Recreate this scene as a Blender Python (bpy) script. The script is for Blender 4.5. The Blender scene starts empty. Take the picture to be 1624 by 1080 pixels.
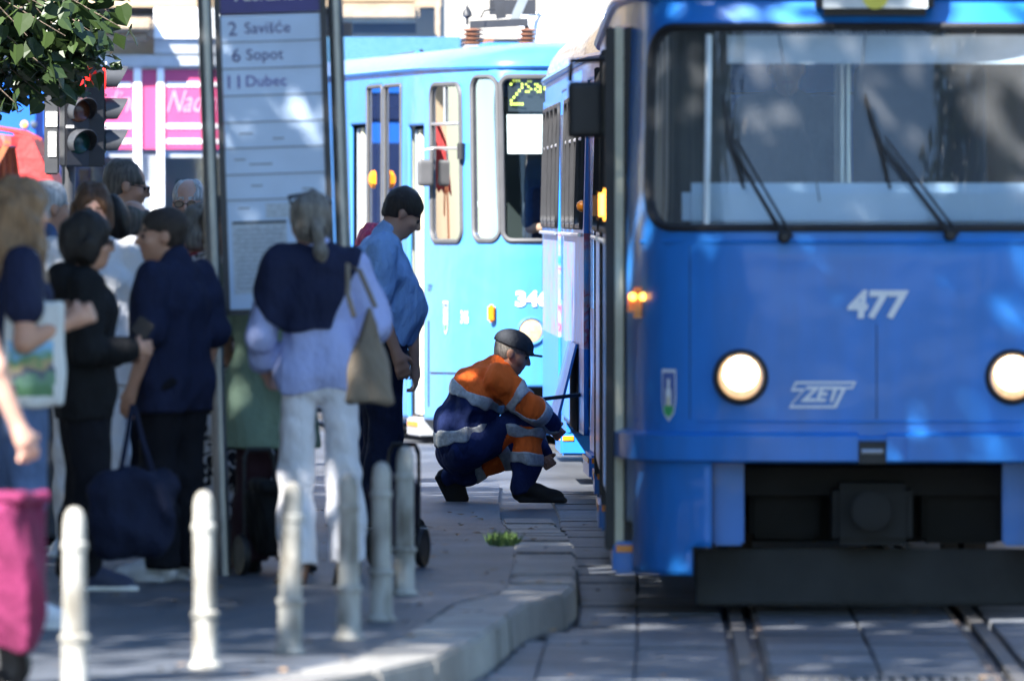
import bpy, bmesh, math, random
import numpy as np
from mathutils import Vector, Matrix

random.seed(7); np.random.seed(7)
S = bpy.context.scene
COL = S.collection
R = math.radians

# ------------------------------------------------------------------ camera
FPX = 15000.0            # focal length in photo pixels (1624 wide)
CAMZ = 1.70              # eye height above the rails
HORY = 341.0             # photo row of the horizon
cd = bpy.data.cameras.new('camera'); cam = bpy.data.objects.new('camera', cd); COL.objects.link(cam)
cd.sensor_width = 36.0; cd.lens = FPX / 1624 * 36.0
cd.clip_start = 0.5; cd.clip_end = 2000
cam.location = (0, 0, CAMZ)
cam.rotation_euler = (R(90) - math.atan((540 - HORY) / FPX), 0, 0)
cd.dof.use_dof = True; cd.dof.focus_distance = 56.5; cd.dof.aperture_fstop = 4.8
S.camera = cam

# ------------------------------------------------------------------ sky, sun, exposure
SUN_EL, SUN_AZ = R(44), R(218)        # azimuth clockwise from +Y: the sun stands behind the camera, to the left
W = bpy.data.worlds.new('World'); S.world = W; W.use_nodes = True
nt = W.node_tree
sky = nt.nodes.new('ShaderNodeTexSky'); sky.sky_type = 'NISHITA'; sky.sun_disc = False
sky.sun_elevation = SUN_EL; sky.sun_rotation = SUN_AZ
sky.air_density = 1.2; sky.dust_density = .3; sky.ozone_density = 3.0
tint = nt.nodes.new('ShaderNodeMixRGB'); tint.blend_type = 'MULTIPLY'; tint.inputs[0].default_value = 1; tint.inputs[2].default_value = (.88, 1.0, 1.12, 1)      # cool white balance of the photograph
nt.links.new(sky.outputs[0], tint.inputs[1]); nt.links.new(tint.outputs[0], nt.nodes['Background'].inputs[0])
nt.nodes['Background'].inputs[1].default_value = 0.070
sl = bpy.data.lights.new('sun', 'SUN'); so = bpy.data.objects.new('sun', sl); COL.objects.link(so)
sl.energy = 5.0; sl.angle = R(0.53); sl.color = (1, .965, .91)
sd = Vector((math.sin(SUN_AZ) * math.cos(SUN_EL), math.cos(SUN_AZ) * math.cos(SUN_EL), math.sin(SUN_EL)))
so.rotation_euler = sd.to_track_quat('Z', 'Y').to_euler(); so.location = (-20, -20, 40)
S.view_settings.view_transform = 'Standard'; S.view_settings.look = 'None'
S.view_settings.exposure = 2.3; S.view_settings.gamma = 1.0; S.view_settings.use_curve_mapping = False

def xx(x, s): return (x - 812.0) / s
def zz(y, s): return CAMZ - (y - HORY) / s
def at(x, y, s): return Vector((xx(x, s), FPX / s, zz(y, s)))     # s = pixels per metre at that distance

# ------------------------------------------------------------------ materials
MATS = {}
def M(name, col=(.5, .5, .5), rough=.6, metal=0., var=.12, vs=6., bump=0., bs=60., coat=0., spec=.5, stretch=None, emit=None, es=0., col2=None, thr=None, sss=0.):
    if name in MATS: return MATS[name]
    m = bpy.data.materials.new(name); m.use_nodes = True; n = m.node_tree; b = n.nodes['Principled BSDF']
    b.inputs['Roughness'].default_value = rough; b.inputs['Metallic'].default_value = metal
    b.inputs['Specular IOR Level'].default_value = spec; b.inputs['Coat Weight'].default_value = coat
    b.inputs['Coat Roughness'].default_value = .06
    c = (*col, 1)
    b.inputs['Base Color'].default_value = c
    tc = n.nodes.new('ShaderNodeTexCoord'); mp = n.nodes.new('ShaderNodeMapping')
    n.links.new(tc.outputs['Object'], mp.inputs[0])
    if stretch: mp.inputs['Scale'].default_value = stretch
    if var or col2:
        no = n.nodes.new('ShaderNodeTexNoise'); no.inputs['Scale'].default_value = vs; no.inputs['Detail'].default_value = 6
        n.links.new(mp.outputs[0], no.inputs['Vector'])
        rp = n.nodes.new('ShaderNodeValToRGB')
        a0, a1 = thr if thr else (.3, .7)
        rp.color_ramp.elements[0].position = a0; rp.color_ramp.elements[1].position = a1
        lo = col2 if col2 else tuple(v * (1 - var) for v in col); hi = col if col2 else tuple(min(1, v * (1 + var)) for v in col)
        rp.color_ramp.elements[0].color = (*lo, 1); rp.color_ramp.elements[1].color = (*hi, 1)
        n.links.new(no.outputs[0], rp.inputs[0]); n.links.new(rp.outputs[0], b.inputs['Base Color'])
    if bump:
        n2 = n.nodes.new('ShaderNodeTexNoise'); n2.inputs['Scale'].default_value = bs; n2.inputs['Detail'].default_value = 4
        n.links.new(mp.outputs[0], n2.inputs['Vector'])
        bp = n.nodes.new('ShaderNodeBump'); bp.inputs['Strength'].default_value = bump; bp.inputs['Distance'].default_value = .01 if bs > 16 else .03
        n.links.new(n2.outputs[0], bp.inputs['Height']); n.links.new(bp.outputs[0], b.inputs['Normal'])
    if sss:
        b.inputs['Subsurface Weight'].default_value = sss; b.inputs['Subsurface Radius'].default_value = (.01, .004, .002); b.inputs['Subsurface Scale'].default_value = 1
    if emit:
        b.inputs['Emission Color'].default_value = (*emit, 1); b.inputs['Emission Strength'].default_value = es
    MATS[name] = m
    return m

def glass(name, tint=(.9, .95, .97), refl=1.0, rough=.02, dust=0.):
    if name in MATS: return MATS[name]
    m = bpy.data.materials.new(name); m.use_nodes = True; n = m.node_tree; n.nodes.clear()
    o = n.nodes.new('ShaderNodeOutputMaterial'); mx = n.nodes.new('ShaderNodeMixShader')
    t = n.nodes.new('ShaderNodeBsdfTransparent'); g = n.nodes.new('ShaderNodeBsdfGlossy'); f = n.nodes.new('ShaderNodeFresnel')
    t.inputs[0].default_value = (*tint, 1); g.inputs['Roughness'].default_value = rough; f.inputs[0].default_value = 1.5
    mu = n.nodes.new('ShaderNodeMath'); mu.operation = 'MULTIPLY_ADD'; mu.inputs[1].default_value = refl; mu.inputs[2].default_value = .02
    n.links.new(f.outputs[0], mu.inputs[0]); n.links.new(mu.outputs[0], mx.inputs[0])
    n.links.new(t.outputs[0], mx.inputs[1]); n.links.new(g.outputs[0], mx.inputs[2]); n.links.new(mx.outputs[0], o.inputs[0])
    if dust:                                         # film of dirt on the pane
        d = n.nodes.new('ShaderNodeBsdfDiffuse'); d.inputs[0].default_value = (.55, .58, .62, 1); m3 = n.nodes.new('ShaderNodeMixShader')
        tc = n.nodes.new('ShaderNodeTexCoord'); no = n.nodes.new('ShaderNodeTexNoise'); no.inputs['Scale'].default_value = 2.2; no.inputs['Detail'].default_value = 7; n.links.new(tc.outputs['Object'], no.inputs['Vector'])
        q = n.nodes.new('ShaderNodeMath'); q.operation = 'MULTIPLY'; q.inputs[1].default_value = dust * 2; n.links.new(no.outputs[0], q.inputs[0]); n.links.new(q.outputs[0], m3.inputs[0])
        n.links.new(mx.outputs[0], m3.inputs[1]); n.links.new(d.outputs[0], m3.inputs[2]); n.links.new(m3.outputs[0], o.inputs[0])
    MATS[name] = m; return m

# ------------------------------------------------------------------ scene graph helpers
def link(name, data, parent=None):
    o = bpy.data.objects.new(name, data); COL.objects.link(o)
    if parent: o.parent = parent
    return o
def tag(o, label=None, cat=None, group=None, kind=None):
    if label: o['label'] = label
    if cat: o['category'] = cat
    if group: o['group'] = group
    if kind: o['kind'] = kind
    return o
def thing(name, label, cat, loc=(0, 0, 0), rz=0, group=None):
    o = link(name, None); o.location = loc; o.rotation_euler = (0, 0, rz); o.empty_display_size = .2
    return tag(o, label, cat, group)
def struct(o): o['kind'] = 'structure'; return o

def np_mesh(name, v, f, mats, smooth=True, midx=None):
    """v (n,3), f (m,4) or (m,3) -> mesh"""
    v = np.asarray(v, dtype=np.float32); f = np.asarray(f, dtype=np.int32); k = f.shape[1]
    me = bpy.data.meshes.new(name)
    me.vertices.add(len(v)); me.vertices.foreach_set('co', v.ravel())
    me.loops.add(f.size); me.loops.foreach_set('vertex_index', f.ravel())
    me.polygons.add(len(f)); me.polygons.foreach_set('loop_start', np.arange(0, f.size, k, dtype=np.int32))
    me.polygons.foreach_set('loop_total', np.full(len(f), k, dtype=np.int32))
    if not isinstance(mats, (list, tuple)): mats = [mats]
    for m in mats: me.materials.append(m)
    if midx is not None: me.polygons.foreach_set('material_index', np.asarray(midx, dtype=np.int32))
    me.polygons.foreach_set('use_smooth', np.full(len(f), smooth, dtype=bool))
    me.update(calc_edges=True); me.validate()
    return me

class MB:
    def __init__(s): s.v = []; s.f = []
    def add(s, vs, fs):
        o = len(s.v); s.v += [tuple(p) for p in vs]; s.f += [tuple(i + o for i in f) for f in fs]; return s
    def box(s, c, d, rot=None):
        x, y, z = d[0] / 2, d[1] / 2, d[2] / 2; c = Vector(c)
        vs = [Vector(p) for p in ((-x, -y, -z), (x, -y, -z), (x, y, -z), (-x, y, -z), (-x, -y, z), (x, -y, z), (x, y, z), (-x, y, z))]
        if rot is not None: vs = [rot @ p for p in vs]
        return s.add([p + c for p in vs], [(0, 3, 2, 1), (4, 5, 6, 7), (0, 1, 5, 4), (1, 2, 6, 5), (2, 3, 7, 6), (3, 0, 4, 7)])
    def bar(s, a, b, w, d):
        a = Vector(a); b = Vector(b); r = (b - a).to_track_quat('Z', 'Y').to_matrix()
        return s.box((a + b) / 2, (w, d, (b - a).length), r)
    def tube(s, path, r, n=8, cap=True, closed=False):
        path = [Vector(p) for p in path]; rs = r if isinstance(r, (list, tuple)) else [r] * len(path); L = len(path)
        ring = []; up = None
        for i, p in enumerate(path):
            a = path[i - 1] if (i > 0 or closed) else p; b = path[(i + 1) % L] if (i < L - 1 or closed) else p
            t = (b - a).normalized()
            if up is None: up = t.orthogonal().normalized()
            up = (up - t * up.dot(t)); up = up.normalized() if up.length > 1e-6 else t.orthogonal().normalized()
            q = t.cross(up)
            ring.append([p + (up * math.cos(2 * math.pi * k / n) + q * math.sin(2 * math.pi * k / n)) * rs[i] for k in range(n)])
        vs = [p for g in ring for p in g]; fs = []
        for i in range(L if closed else L - 1):
            j = (i + 1) % L
            for k in range(n): fs.append((i * n + k, i * n + (k + 1) % n, j * n + (k + 1) % n, j * n + k))
        if cap and not closed: fs += [tuple(range(n))[::-1], tuple((L - 1) * n + k for k in range(n))]
        return s.add(vs, fs)
    def cyl(s, a, b, r, r2=None, n=16): return s.tube([a, b], [r, r if r2 is None else r2], n)
    def lathe(s, prof, c=(0, 0, 0), n=20, rot=None):
        c = Vector(c); vs = []; fs = []
        for (r, z) in prof:
            for k in range(n):
                p = Vector((r * math.cos(2 * math.pi * k / n), r * math.sin(2 * math.pi * k / n), z)); vs.append((rot @ p if rot is not None else p) + c)
        for i in range(len(prof) - 1):
            for k in range(n): fs.append((i * n + k, i * n + (k + 1) % n, (i + 1) * n + (k + 1) % n, (i + 1) * n + k))
        fs += [tuple(range(n))[::-1], tuple((len(prof) - 1) * n + k for k in range(n))]
        return s.add(vs, fs)
    def prism(s, poly, fn, t0, t1):
        """poly = 2D points, fn(a,b,t) -> point; extruded from t0 to t1"""
        n = len(poly); vs = [fn(a, b, t0) for a, b in poly] + [fn(a, b, t1) for a, b in poly]
        return s.add(vs, [tuple(range(n)), tuple(range(2 * n - 1, n - 1, -1))] + [(i, i + n, (i + 1) % n + n, (i + 1) % n) for i in range(n)])
    def build(s, name, mat, parent=None, smooth=False, bevel=0, loc=None):
        me = bpy.data.meshes.new(name); me.from_pydata(s.v, [], s.f); me.materials.append(mat)
        bm = bmesh.new(); bm.from_mesh(me); bmesh.ops.recalc_face_normals(bm, faces=bm.faces)
        if bevel: bmesh.ops.bevel(bm, geom=[e for e in bm.edges], offset=bevel, segments=2, affect='EDGES', clamp_overlap=True)
        bm.to_mesh(me); bm.free()
        if smooth:
            me.polygons.foreach_set('use_smooth', np.ones(len(me.polygons), dtype=bool)); me.set_sharp_from_angle(angle=R(38))
        me.update()
        o = link(name, me, parent)
        if loc is not None: o.location = loc
        return o

def Bx(name, c, d, mat, parent=None, rot=None, bevel=0): return MB().box(c, d, rot).build(name, mat, parent, bevel=bevel)

def text_verts(txt, size, bold=0., shear=0., sx=1.):
    cu = bpy.data.curves.new('t', 'FONT'); cu.body = txt; cu.size = size; cu.align_x = 'CENTER'; cu.align_y = 'CENTER'
    cu.offset = bold; cu.shear = shear; cu.resolution_u = 3; cu.fill_mode = 'FRONT'
    o = bpy.data.objects.new('t', cu); COL.objects.link(o)
    dg = bpy.context.evaluated_depsgraph_get(); me = bpy.data.meshes.new_from_object(o.evaluated_get(dg))
    bpy.data.objects.remove(o); bpy.data.curves.remove(cu)
    v = np.array([q.co[:] for q in me.vertices]); f = [tuple(p.vertices) for p in me.polygons]
    bpy.data.meshes.remove(me)
    v[:, 0] *= sx
    return v, f
def lettering(name, txt, size, fn, mat, parent, bold=0., shear=0., sx=1., th=.002):
    """fn(a, b, t) maps text plane + depth to parent space"""
    v, f = text_verts(txt, size, bold, shear, sx)
    me = bpy.data.meshes.new(name)
    me.from_pydata([fn(a, b, th) for a, b, _ in v], [], f); me.materials.append(mat); me.update()
    return link(name, me, parent)

# ------------------------------------------------------------------ implicit surfaces (people, bags, soft things)
def V(*a): return np.array(a, dtype=float)
def unit(a): a = np.asarray(a, float); return a / (np.linalg.norm(a) + 1e-9)
class SDF:
    def __init__(s): s.ops = []; s.lo = np.full(3, 9e9); s.hi = np.full(3, -9e9); s.wr = None
    def _g(s, p, r): s.lo = np.minimum(s.lo, np.asarray(p) - r); s.hi = np.maximum(s.hi, np.asarray(p) + r)
    def cone(s, a, b, ra, rb=None, k=.02, lat=None, ls=1.):
        rb = ra if rb is None else rb; a = np.asarray(a, float); b = np.asarray(b, float)
        s._g(a, ra * max(1, ls)); s._g(b, rb * max(1, ls)); s.ops.append(('c', a, b, ra, rb, k, lat, ls)); return s
    def chain(s, pts, rs, k=.02):
        for i in range(len(pts) - 1): s.cone(pts[i], pts[i + 1], rs[i], rs[i + 1], k)
        return s
    def ell(s, c, r, Rm=None, k=.02, sub=False):
        c = np.asarray(c, float); r = np.asarray(r, float)
        if not sub: s._g(c, r.max())
        s.ops.append(('e', c, r, np.eye(3) if Rm is None else Rm, k, sub)); return s
    def box(s, c, hf, rd=.01, Rm=None, k=.005):
        c = np.asarray(c, float); hf = np.asarray(hf, float); s._g(c, np.linalg.norm(hf)); s.ops.append(('b', c, hf, rd, np.eye(3) if Rm is None else Rm, k)); return s
    def within(s, c, r): s.ops.append(('i', np.asarray(c, float), np.asarray(r, float))); return s
    def cut(s, c, n): s.ops.append(('p', np.asarray(c, float), unit(n))); return s
    def wrinkle(s, amp, fr=22, seed=0, st=(1, 1, .55)): s.wr = (amp, fr, seed, st); return s
    def field(s, res):
        lo = s.lo - 3 * res - .012; hi = s.hi + 3 * res + .012
        n = np.ceil((hi - lo) / res).astype(int) + 1
        ax = [lo[i] + res * np.arange(n[i]) for i in range(3)]
        phi = np.full(n, 1.0, dtype=np.float32)
        for op in s.ops:
            if op[0] == 'p':
                d = (ax[0] - op[1][0])[:, None, None] * op[2][0] + (ax[1] - op[1][1])[None, :, None] * op[2][1] + (ax[2] - op[1][2])[None, None, :] * op[2][2]
                np.maximum(phi, d, out=phi); continue
            if op[0] == 'i':
                _, c, r = op; q = [(ax[i] - c[i]) / r[i] for i in range(3)]
                k0 = np.sqrt(q[0][:, None, None] ** 2 + q[1][None, :, None] ** 2 + q[2][None, None, :] ** 2)
                np.maximum(phi, (k0 - 1) * min(r), out=phi); continue
            if op[0] == 'c':
                _, a, b, ra, rb, k, lat, ls = op; rr = max(ra, rb) * max(1, ls); l2 = np.minimum(a, b) - rr; h2 = np.maximum(a, b) + rr
            elif op[0] == 'e': _, c, r, Rm, k, sub = op; l2 = c - r.max(); h2 = c + r.max()
            else: _, c, hf, rd, Rm, k = op; q = np.linalg.norm(hf); l2 = c - q; h2 = c + q
            mg = k + 2 * res + .02
            i0 = np.clip(((l2 - mg - lo) / res).astype(int), 0, n - 1); i1 = np.clip(((h2 + mg - lo) / res).astype(int) + 2, 1, n)
            sl = tuple(slice(i0[j], i1[j]) for j in range(3))
            X = ax[0][sl[0]][:, None, None]; Y = ax[1][sl[1]][None, :, None]; Z = ax[2][sl[2]][None, None, :]
            if op[0] == 'c':
                px, py, pz = X - a[0], Y - a[1], Z - a[2]; ab = b - a
                if lat is not None:
                    dl = (px * lat[0] + py * lat[1] + pz * lat[2]) * (1 - 1 / ls)
                    px = px - dl * lat[0]; py = py - dl * lat[1]; pz = pz - dl * lat[2]
                    ab = ab - lat * (ab @ lat) * (1 - 1 / ls)
                h = np.clip((px * ab[0] + py * ab[1] + pz * ab[2]) / (ab @ ab + 1e-12), 0, 1)
                d = np.sqrt((px - h * ab[0]) ** 2 + (py - h * ab[1]) ** 2 + (pz - h * ab[2]) ** 2) - (ra + (rb - ra) * h)
            else:
                px, py, pz = X - c[0], Y - c[1], Z - c[2]
                q = [px * Rm[0][i] + py * Rm[1][i] + pz * Rm[2][i] for i in range(3)]      # columns of Rm = local axes
                if op[0] == 'e':
                    k0 = np.sqrt((q[0] / r[0]) ** 2 + (q[1] / r[1]) ** 2 + (q[2] / r[2]) ** 2)
                    k1 = np.sqrt((q[0] / r[0] ** 2) ** 2 + (q[1] / r[1] ** 2) ** 2 + (q[2] / r[2] ** 2) ** 2) + 1e-6
                    d = k0 * (k0 - 1) / k1
                    if sub:
                        g = phi[sl]; d = -d; hh = np.clip(.5 - .5 * (g - d) / k, 0, 1)
                        phi[sl] = g * (1 - hh) + d * hh + k * hh * (1 - hh); continue
                else:
                    e = [np.abs(q[i]) - (hf[i] - rd) for i in range(3)]
                    d = np.sqrt(np.maximum(e[0], 0) ** 2 + np.maximum(e[1], 0) ** 2 + np.maximum(e[2], 0) ** 2) + np.minimum(np.maximum(e[0], np.maximum(e[1], e[2])), 0) - rd
            g = phi[sl]; hh = np.clip(.5 + .5 * (g - d) / k, 0, 1)
            phi[sl] = g * (1 - hh) + d * hh - k * hh * (1 - hh)
        if s.wr:
            amp, fr, seed, st = s.wr; rg = np.random.RandomState(seed + 11)
            w = 0
            for i in range(5):
                dv = rg.normal(size=3) * np.array(st); dv = unit(dv) * fr * (1 + .55 * i); ph = rg.rand() * 6.28
                t = ax[0][:, None, None] * dv[0] + ax[1][None, :, None] * dv[1] + ax[2][None, None, :] * dv[2] + ph
                dv2 = unit(rg.normal(size=3)) * fr * .5
                t2 = ax[0][:, None, None] * dv2[0] + ax[1][None, :, None] * dv2[1] + ax[2][None, None, :] * dv2[2]
                w = w + np.sin(t + 1.6 * np.sin(t2)) / (1 + .6 * i)
            phi += (amp / 1.6 * w).astype(np.float32)
        phi[0], phi[-1], phi[:, 0], phi[:, -1], phi[:, :, 0], phi[:, :, -1] = 1, 1, 1, 1, 1, 1
        return phi, lo
    def nets(s, res):
        phi, lo = s.field(res); sg = phi < 0; n = phi.shape
        c = np.zeros([d - 1 for d in n], np.int8)
        offs = [(i, j, k) for i in (0, 1) for j in (0, 1) for k in (0, 1)]
        for o in offs: c += sg[o[0]:n[0] - 1 + o[0], o[1]:n[1] - 1 + o[1], o[2]:n[2] - 1 + o[2]]
        cells = np.argwhere((c > 0) & (c < 8)); idx = np.full(c.shape, -1, np.int32); idx[tuple(cells.T)] = np.arange(len(cells))
        val = [phi[cells[:, 0] + o[0], cells[:, 1] + o[1], cells[:, 2] + o[2]] for o in offs]
        acc = np.zeros((len(cells), 3)); cnt = np.zeros(len(cells))
        for a in range(8):
            for b in range(a + 1, 8):
                df = np.array(offs[b]) - np.array(offs[a])
                if np.abs(df).sum() != 1: continue
                m = (val[a] < 0) != (val[b] < 0)
                t = np.where(m, val[a] / (val[a] - val[b] + 1e-12), 0)
                acc += m[:, None] * (np.array(offs[a]) + t[:, None] * df); cnt += m
        v = lo + res * (cells + acc / np.maximum(cnt, 1)[:, None])
        fs = []
        for ax in range(3):
            b1, b2 = [(1, 2), (2, 0), (0, 1)][ax]
            s0 = [slice(None)] * 3; s1 = [slice(None)] * 3; s0[ax] = slice(0, n[ax] - 1); s1[ax] = slice(1, n[ax])
            A = sg[tuple(s0)]; B = sg[tuple(s1)]
            e = np.argwhere(A != B); e = e[(e[:, b1] > 0) & (e[:, b2] > 0) & (e[:, b1] < n[b1] - 1) & (e[:, b2] < n[b2] - 1)]
            ins = A[tuple(e.T)]
            q = []
            for (d1, d2) in ((0, 0), (-1, 0), (-1, -1), (0, -1)):
                w = e.copy(); w[:, b1] += d1; w[:, b2] += d2; q.append(idx[tuple(w.T)])
            q = np.stack(q, 1); q[~ins] = q[~ins][:, ::-1]; fs.append(q)
        f = np.concatenate(fs); f = f[(f >= 0).all(1)]
        return v, f
    def build(s, name, res, mats, parent=None, matfn=None):
        v, f = s.nets(res)
        if len(f) == 0: return None
        mi = matfn(v[f].mean(1)) if matfn else None
        return link(name, np_mesh(name, v, f, mats, True, mi), parent)
TREES = [(-5.4, 31.6, 7.4, 3.9, 3.2), (-5.0, 37.4, 7.6, 3.9, 3.3), (-5.4, 43.2, 7.4, 3.9, 3.2), (-5.0, 48.8, 7.2, 3.8, 3.1), (7.0, 18, 7.5, 3.9, 3.3), (7.2, 25.5, 7.4, 3.9, 3.2), (7.6, 33, 7.6, 3.9, 3.3)]  # trees right of the track are unseen, added to keep sky light off the tram
# ================================================================== SETTING
KY = [20, 23, 26, 29, 31.9, 33.2, 35.5, 37.3, 38.1, 38.9, 39.5, 42, 47.2, 50, 52.3, 56]
KX = [-9, -6, -3, -1.35, -.53, -.27, -.08, .0, .05, .2, .26, .285, .29, .27, .22, .2]
def kerb_x(y): return float(np.interp(y, KY, KX))
def plat_z(y): return float(np.interp(y, [0, 44.5, 51.5, 60], [.14, .14, .004, .004]))
TY = [18, 22, 26, 30, 34.5, 38, 41, 46, 54, 61, 66, 70, 74, 80, 90]
TX = [.85, 1.03, 1.18, 1.28, 1.36, 1.42, 1.46, 1.52, 1.55, 1.45, 1.28, .72, .05, -1.1, -3.2]
def track_x(y):
    return float(np.interp(y, TY, TX) * .5 + .25 * (np.interp(y - 1.5, TY, TX) + np.interp(y + 1.5, TY, TX)))

def asphalt(name, col, crack=True):
    m = bpy.data.materials.new(name); m.use_nodes = True; n = m.node_tree; b = n.nodes['Principled BSDF']
    tc = n.nodes.new('ShaderNodeTexCoord')
    def noise(sc, de=6):
        q = n.nodes.new('ShaderNodeTexNoise'); q.inputs['Scale'].default_value = sc; q.inputs['Detail'].default_value = de
        n.links.new(tc.outputs['Object'], q.inputs['Vector']); return q
    a, c, d = noise(.7), noise(9), noise(160, 3)
    r1 = n.nodes.new('ShaderNodeValToRGB'); r1.color_ramp.elements[0].position = .3; r1.color_ramp.elements[1].position = .75
    r1.color_ramp.elements[0].color = (*[v * .5 for v in col], 1); r1.color_ramp.elements[1].color = (*[v * 1.35 for v in col], 1)
    n.links.new(a.outputs[0], r1.inputs[0])
    mx = n.nodes.new('ShaderNodeMixRGB'); mx.blend_type = 'OVERLAY'; mx.inputs[0].default_value = .55
    n.links.new(r1.outputs[0], mx.inputs[1]); n.links.new(c.outputs[0], mx.inputs[2])
    m2 = n.nodes.new('ShaderNodeMixRGB'); m2.blend_type = 'OVERLAY'; m2.inputs[0].default_value = .8
    n.links.new(mx.outputs[0], m2.inputs[1]); n.links.new(d.outputs[0], m2.inputs[2])
    n.links.new(m2.outputs[0], b.inputs['Base Color']); b.inputs['Roughness'].default_value = .5
    ad = n.nodes.new('ShaderNodeMath'); ad.operation = 'MULTIPLY_ADD'; ad.inputs[1].default_value = .35
    n.links.new(c.outputs[0], ad.inputs[0]); n.links.new(d.outputs[0], ad.inputs[2])
    bp = n.nodes.new('ShaderNodeBump'); bp.inputs['Strength'].default_value = .9; bp.inputs['Distance'].default_value = .012
    n.links.new(ad.outputs[0], bp.inputs['Height']); n.links.new(bp.outputs[0], b.inputs['Normal'])
    MATS[name] = m; return m
m_asph = asphalt('asphalt', (.07, .076, .088)); m_plat = asphalt('platform asphalt', (.078, .088, .108))
m_slab = [asphalt('concrete slab %d' % i, c) for i, c in enumerate([(.105, .115, .135), (.09, .10, .118), (.12, .13, .148)])]
m_kerb = [asphalt('kerb stone %d' % i, c) for i, c in enumerate([(.24, .235, .225), (.19, .185, .18), (.28, .275, .26)])]

me = bpy.data.meshes.new('ground'); me.from_pydata([(-300, -150, -.03), (300, -150, -.03), (300, 500, -.03), (-300, 500, -.03)], [], [(0, 1, 2, 3)]); me.materials.append(m_asph)
struct(link('ground', me))
# platform of the stop
vs, fs = [], []; ys = np.arange(20, 60.1, .4)
for i, y in enumerate(ys):
    xk = kerb_x(y) - .28
    for j in range(7): vs.append((-16 + (xk + 16) * j / 6, y, plat_z(y)))
for i in range(len(ys) - 1):
    for j in range(6): a = i * 7 + j; fs.append((a, a + 1, a + 8, a + 7))
b0 = len(vs)
for y in ys: vs.append((kerb_x(y) - .28, y, -.05))
for i in range(len(ys) - 1): fs.append((i * 7 + 6, b0 + i, b0 + i + 1, (i + 1) * 7 + 6))
me = bpy.data.meshes.new('platform'); me.from_pydata(vs, [], fs); me.materials.append(m_plat); me.update(); struct(link('platform', me))
# kerb: one stone after the other
kerb = struct(link('kerb', None)); rng = random.Random(3)
y = 24.0
while y < 52:
    dx = kerb_x(y + .5) - kerb_x(y)
    L = .95 if abs(dx) < .2 else .7
    y1 = y + L * rng.uniform(.85, 1.1) / math.hypot(1, dx / .5)
    zt = rng.uniform(-.004, .007); jx = rng.uniform(-.008, .008); g = .011
    p = []
    for yy in (y + g, y1 - g):
        xk = kerb_x(yy) + jx; z = max(plat_z(yy), .012) + zt
        p += [(xk - .285, yy, -.06), (xk + .012, yy, -.06), (xk, yy, z), (xk - .285, yy, z)]
    o = MB().add(p, [(0, 1, 2, 3), (7, 6, 5, 4), (0, 4, 5, 1), (1, 5, 6, 2), (2, 6, 7, 3), (3, 7, 4, 0)]).build('kerb_stone', m_kerb[rng.randrange(3)], kerb, bevel=.012)
    y = y1
# track
track = struct(link('tram_track', None)); m_steel = M('rail steel', (.05, .048, .047), .6, 0, .35, 30); m_rust = M('rail flank', (.07, .05, .04), .8, 0, .3, 12)
for sgn in (-1, 1):
    for part, off, w, z, mt in (('rail', 0, .055, 0.004, m_steel), ('rail_guard', .085 * -sgn, .025, .0, m_rust)):
        pth = []; mb = MB(); vs = []
        for yy in np.arange(22, 90, .5):
            d = track_x(yy + .2) - track_x(yy - .2); nx = 1 / math.hypot(1, d / .4)
            xc = track_x(yy) + sgn * .5 * nx + off
            vs += [(xc - w / 2, yy, -.05), (xc + w / 2, yy, -.05), (xc + w / 2, yy, z), (xc - w / 2, yy, z)]
        n = len(vs) // 4; fs = []
        for i in range(n - 1):
            for k in range(4): fs.append((i * 4 + k, i * 4 + (k + 1) % 4, i * 4 + 4 + (k + 1) % 4, i * 4 + 4 + k))
        mb.add(vs, fs).build(part, mt, track)
cols = [(-1.62, -1.283), (-1.277, -.918), (-.912, -.56), (-.41, -.005), (.005, .41), (.56, .92), (.93, 1.3), (1.31, 1.7)]
rng = random.Random(5)
for ci, (a, b) in enumerate(cols):
    y = 30.0 + .2 * (ci % 3)
    while y < 64:
        L = .52; y1 = y + L - .009
        x0, x1 = track_x(y), track_x(y1)
        hide = (y > 42 and (a > -1.2)) or (y > 58 and a > -1.3)
        kx = max(kerb_x(y), kerb_x(y1)) + .02
        if not hide and min(x0, x1) + b > kx + .05 and x1 + a < y * .0545:
            aa0 = max(x0 + a, kx); aa1 = max(x1 + a, kx); dz = rng.uniform(-.004, .004)
            p = [(aa0, y, -.06), (x0 + b, y, -.06), (x1 + b, y1, -.06), (aa1, y1, -.06), (aa0, y, dz), (x0 + b, y, dz), (x1 + b, y1, dz), (aa1, y1, dz)]
            MB().add(p, [(0, 3, 2, 1), (4, 5, 6, 7), (0, 1, 5, 4), (1, 2, 6, 5), (2, 3, 7, 6), (3, 0, 4, 7)]).build('paving_slab', m_slab[rng.randrange(3)], track, bevel=.005)
        y += L
# drain grate between the rails
gr = thing('drain_grate', 'ribbed metal drain grate set between the tram rails', 'drain', (track_x(34.3), 34.3, 0))
m_iron = M('cast iron', (.10, .105, .115), .5, .6, .3, 25)
Bx('grate_bed', (0, 0, -.012), (.8, .5, .02), M('grate pit', (.02, .02, .02), .9), gr)
for i in range(17): Bx('grate_bar', (-.37 + i * .0463, 0, .006), (.018, .48, .018), m_iron, gr, bevel=.003)
for s_ in (-1, 1): Bx('grate_frame', (0, s_ * .26, .006), (.82, .03, .02), m_iron, gr)
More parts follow.
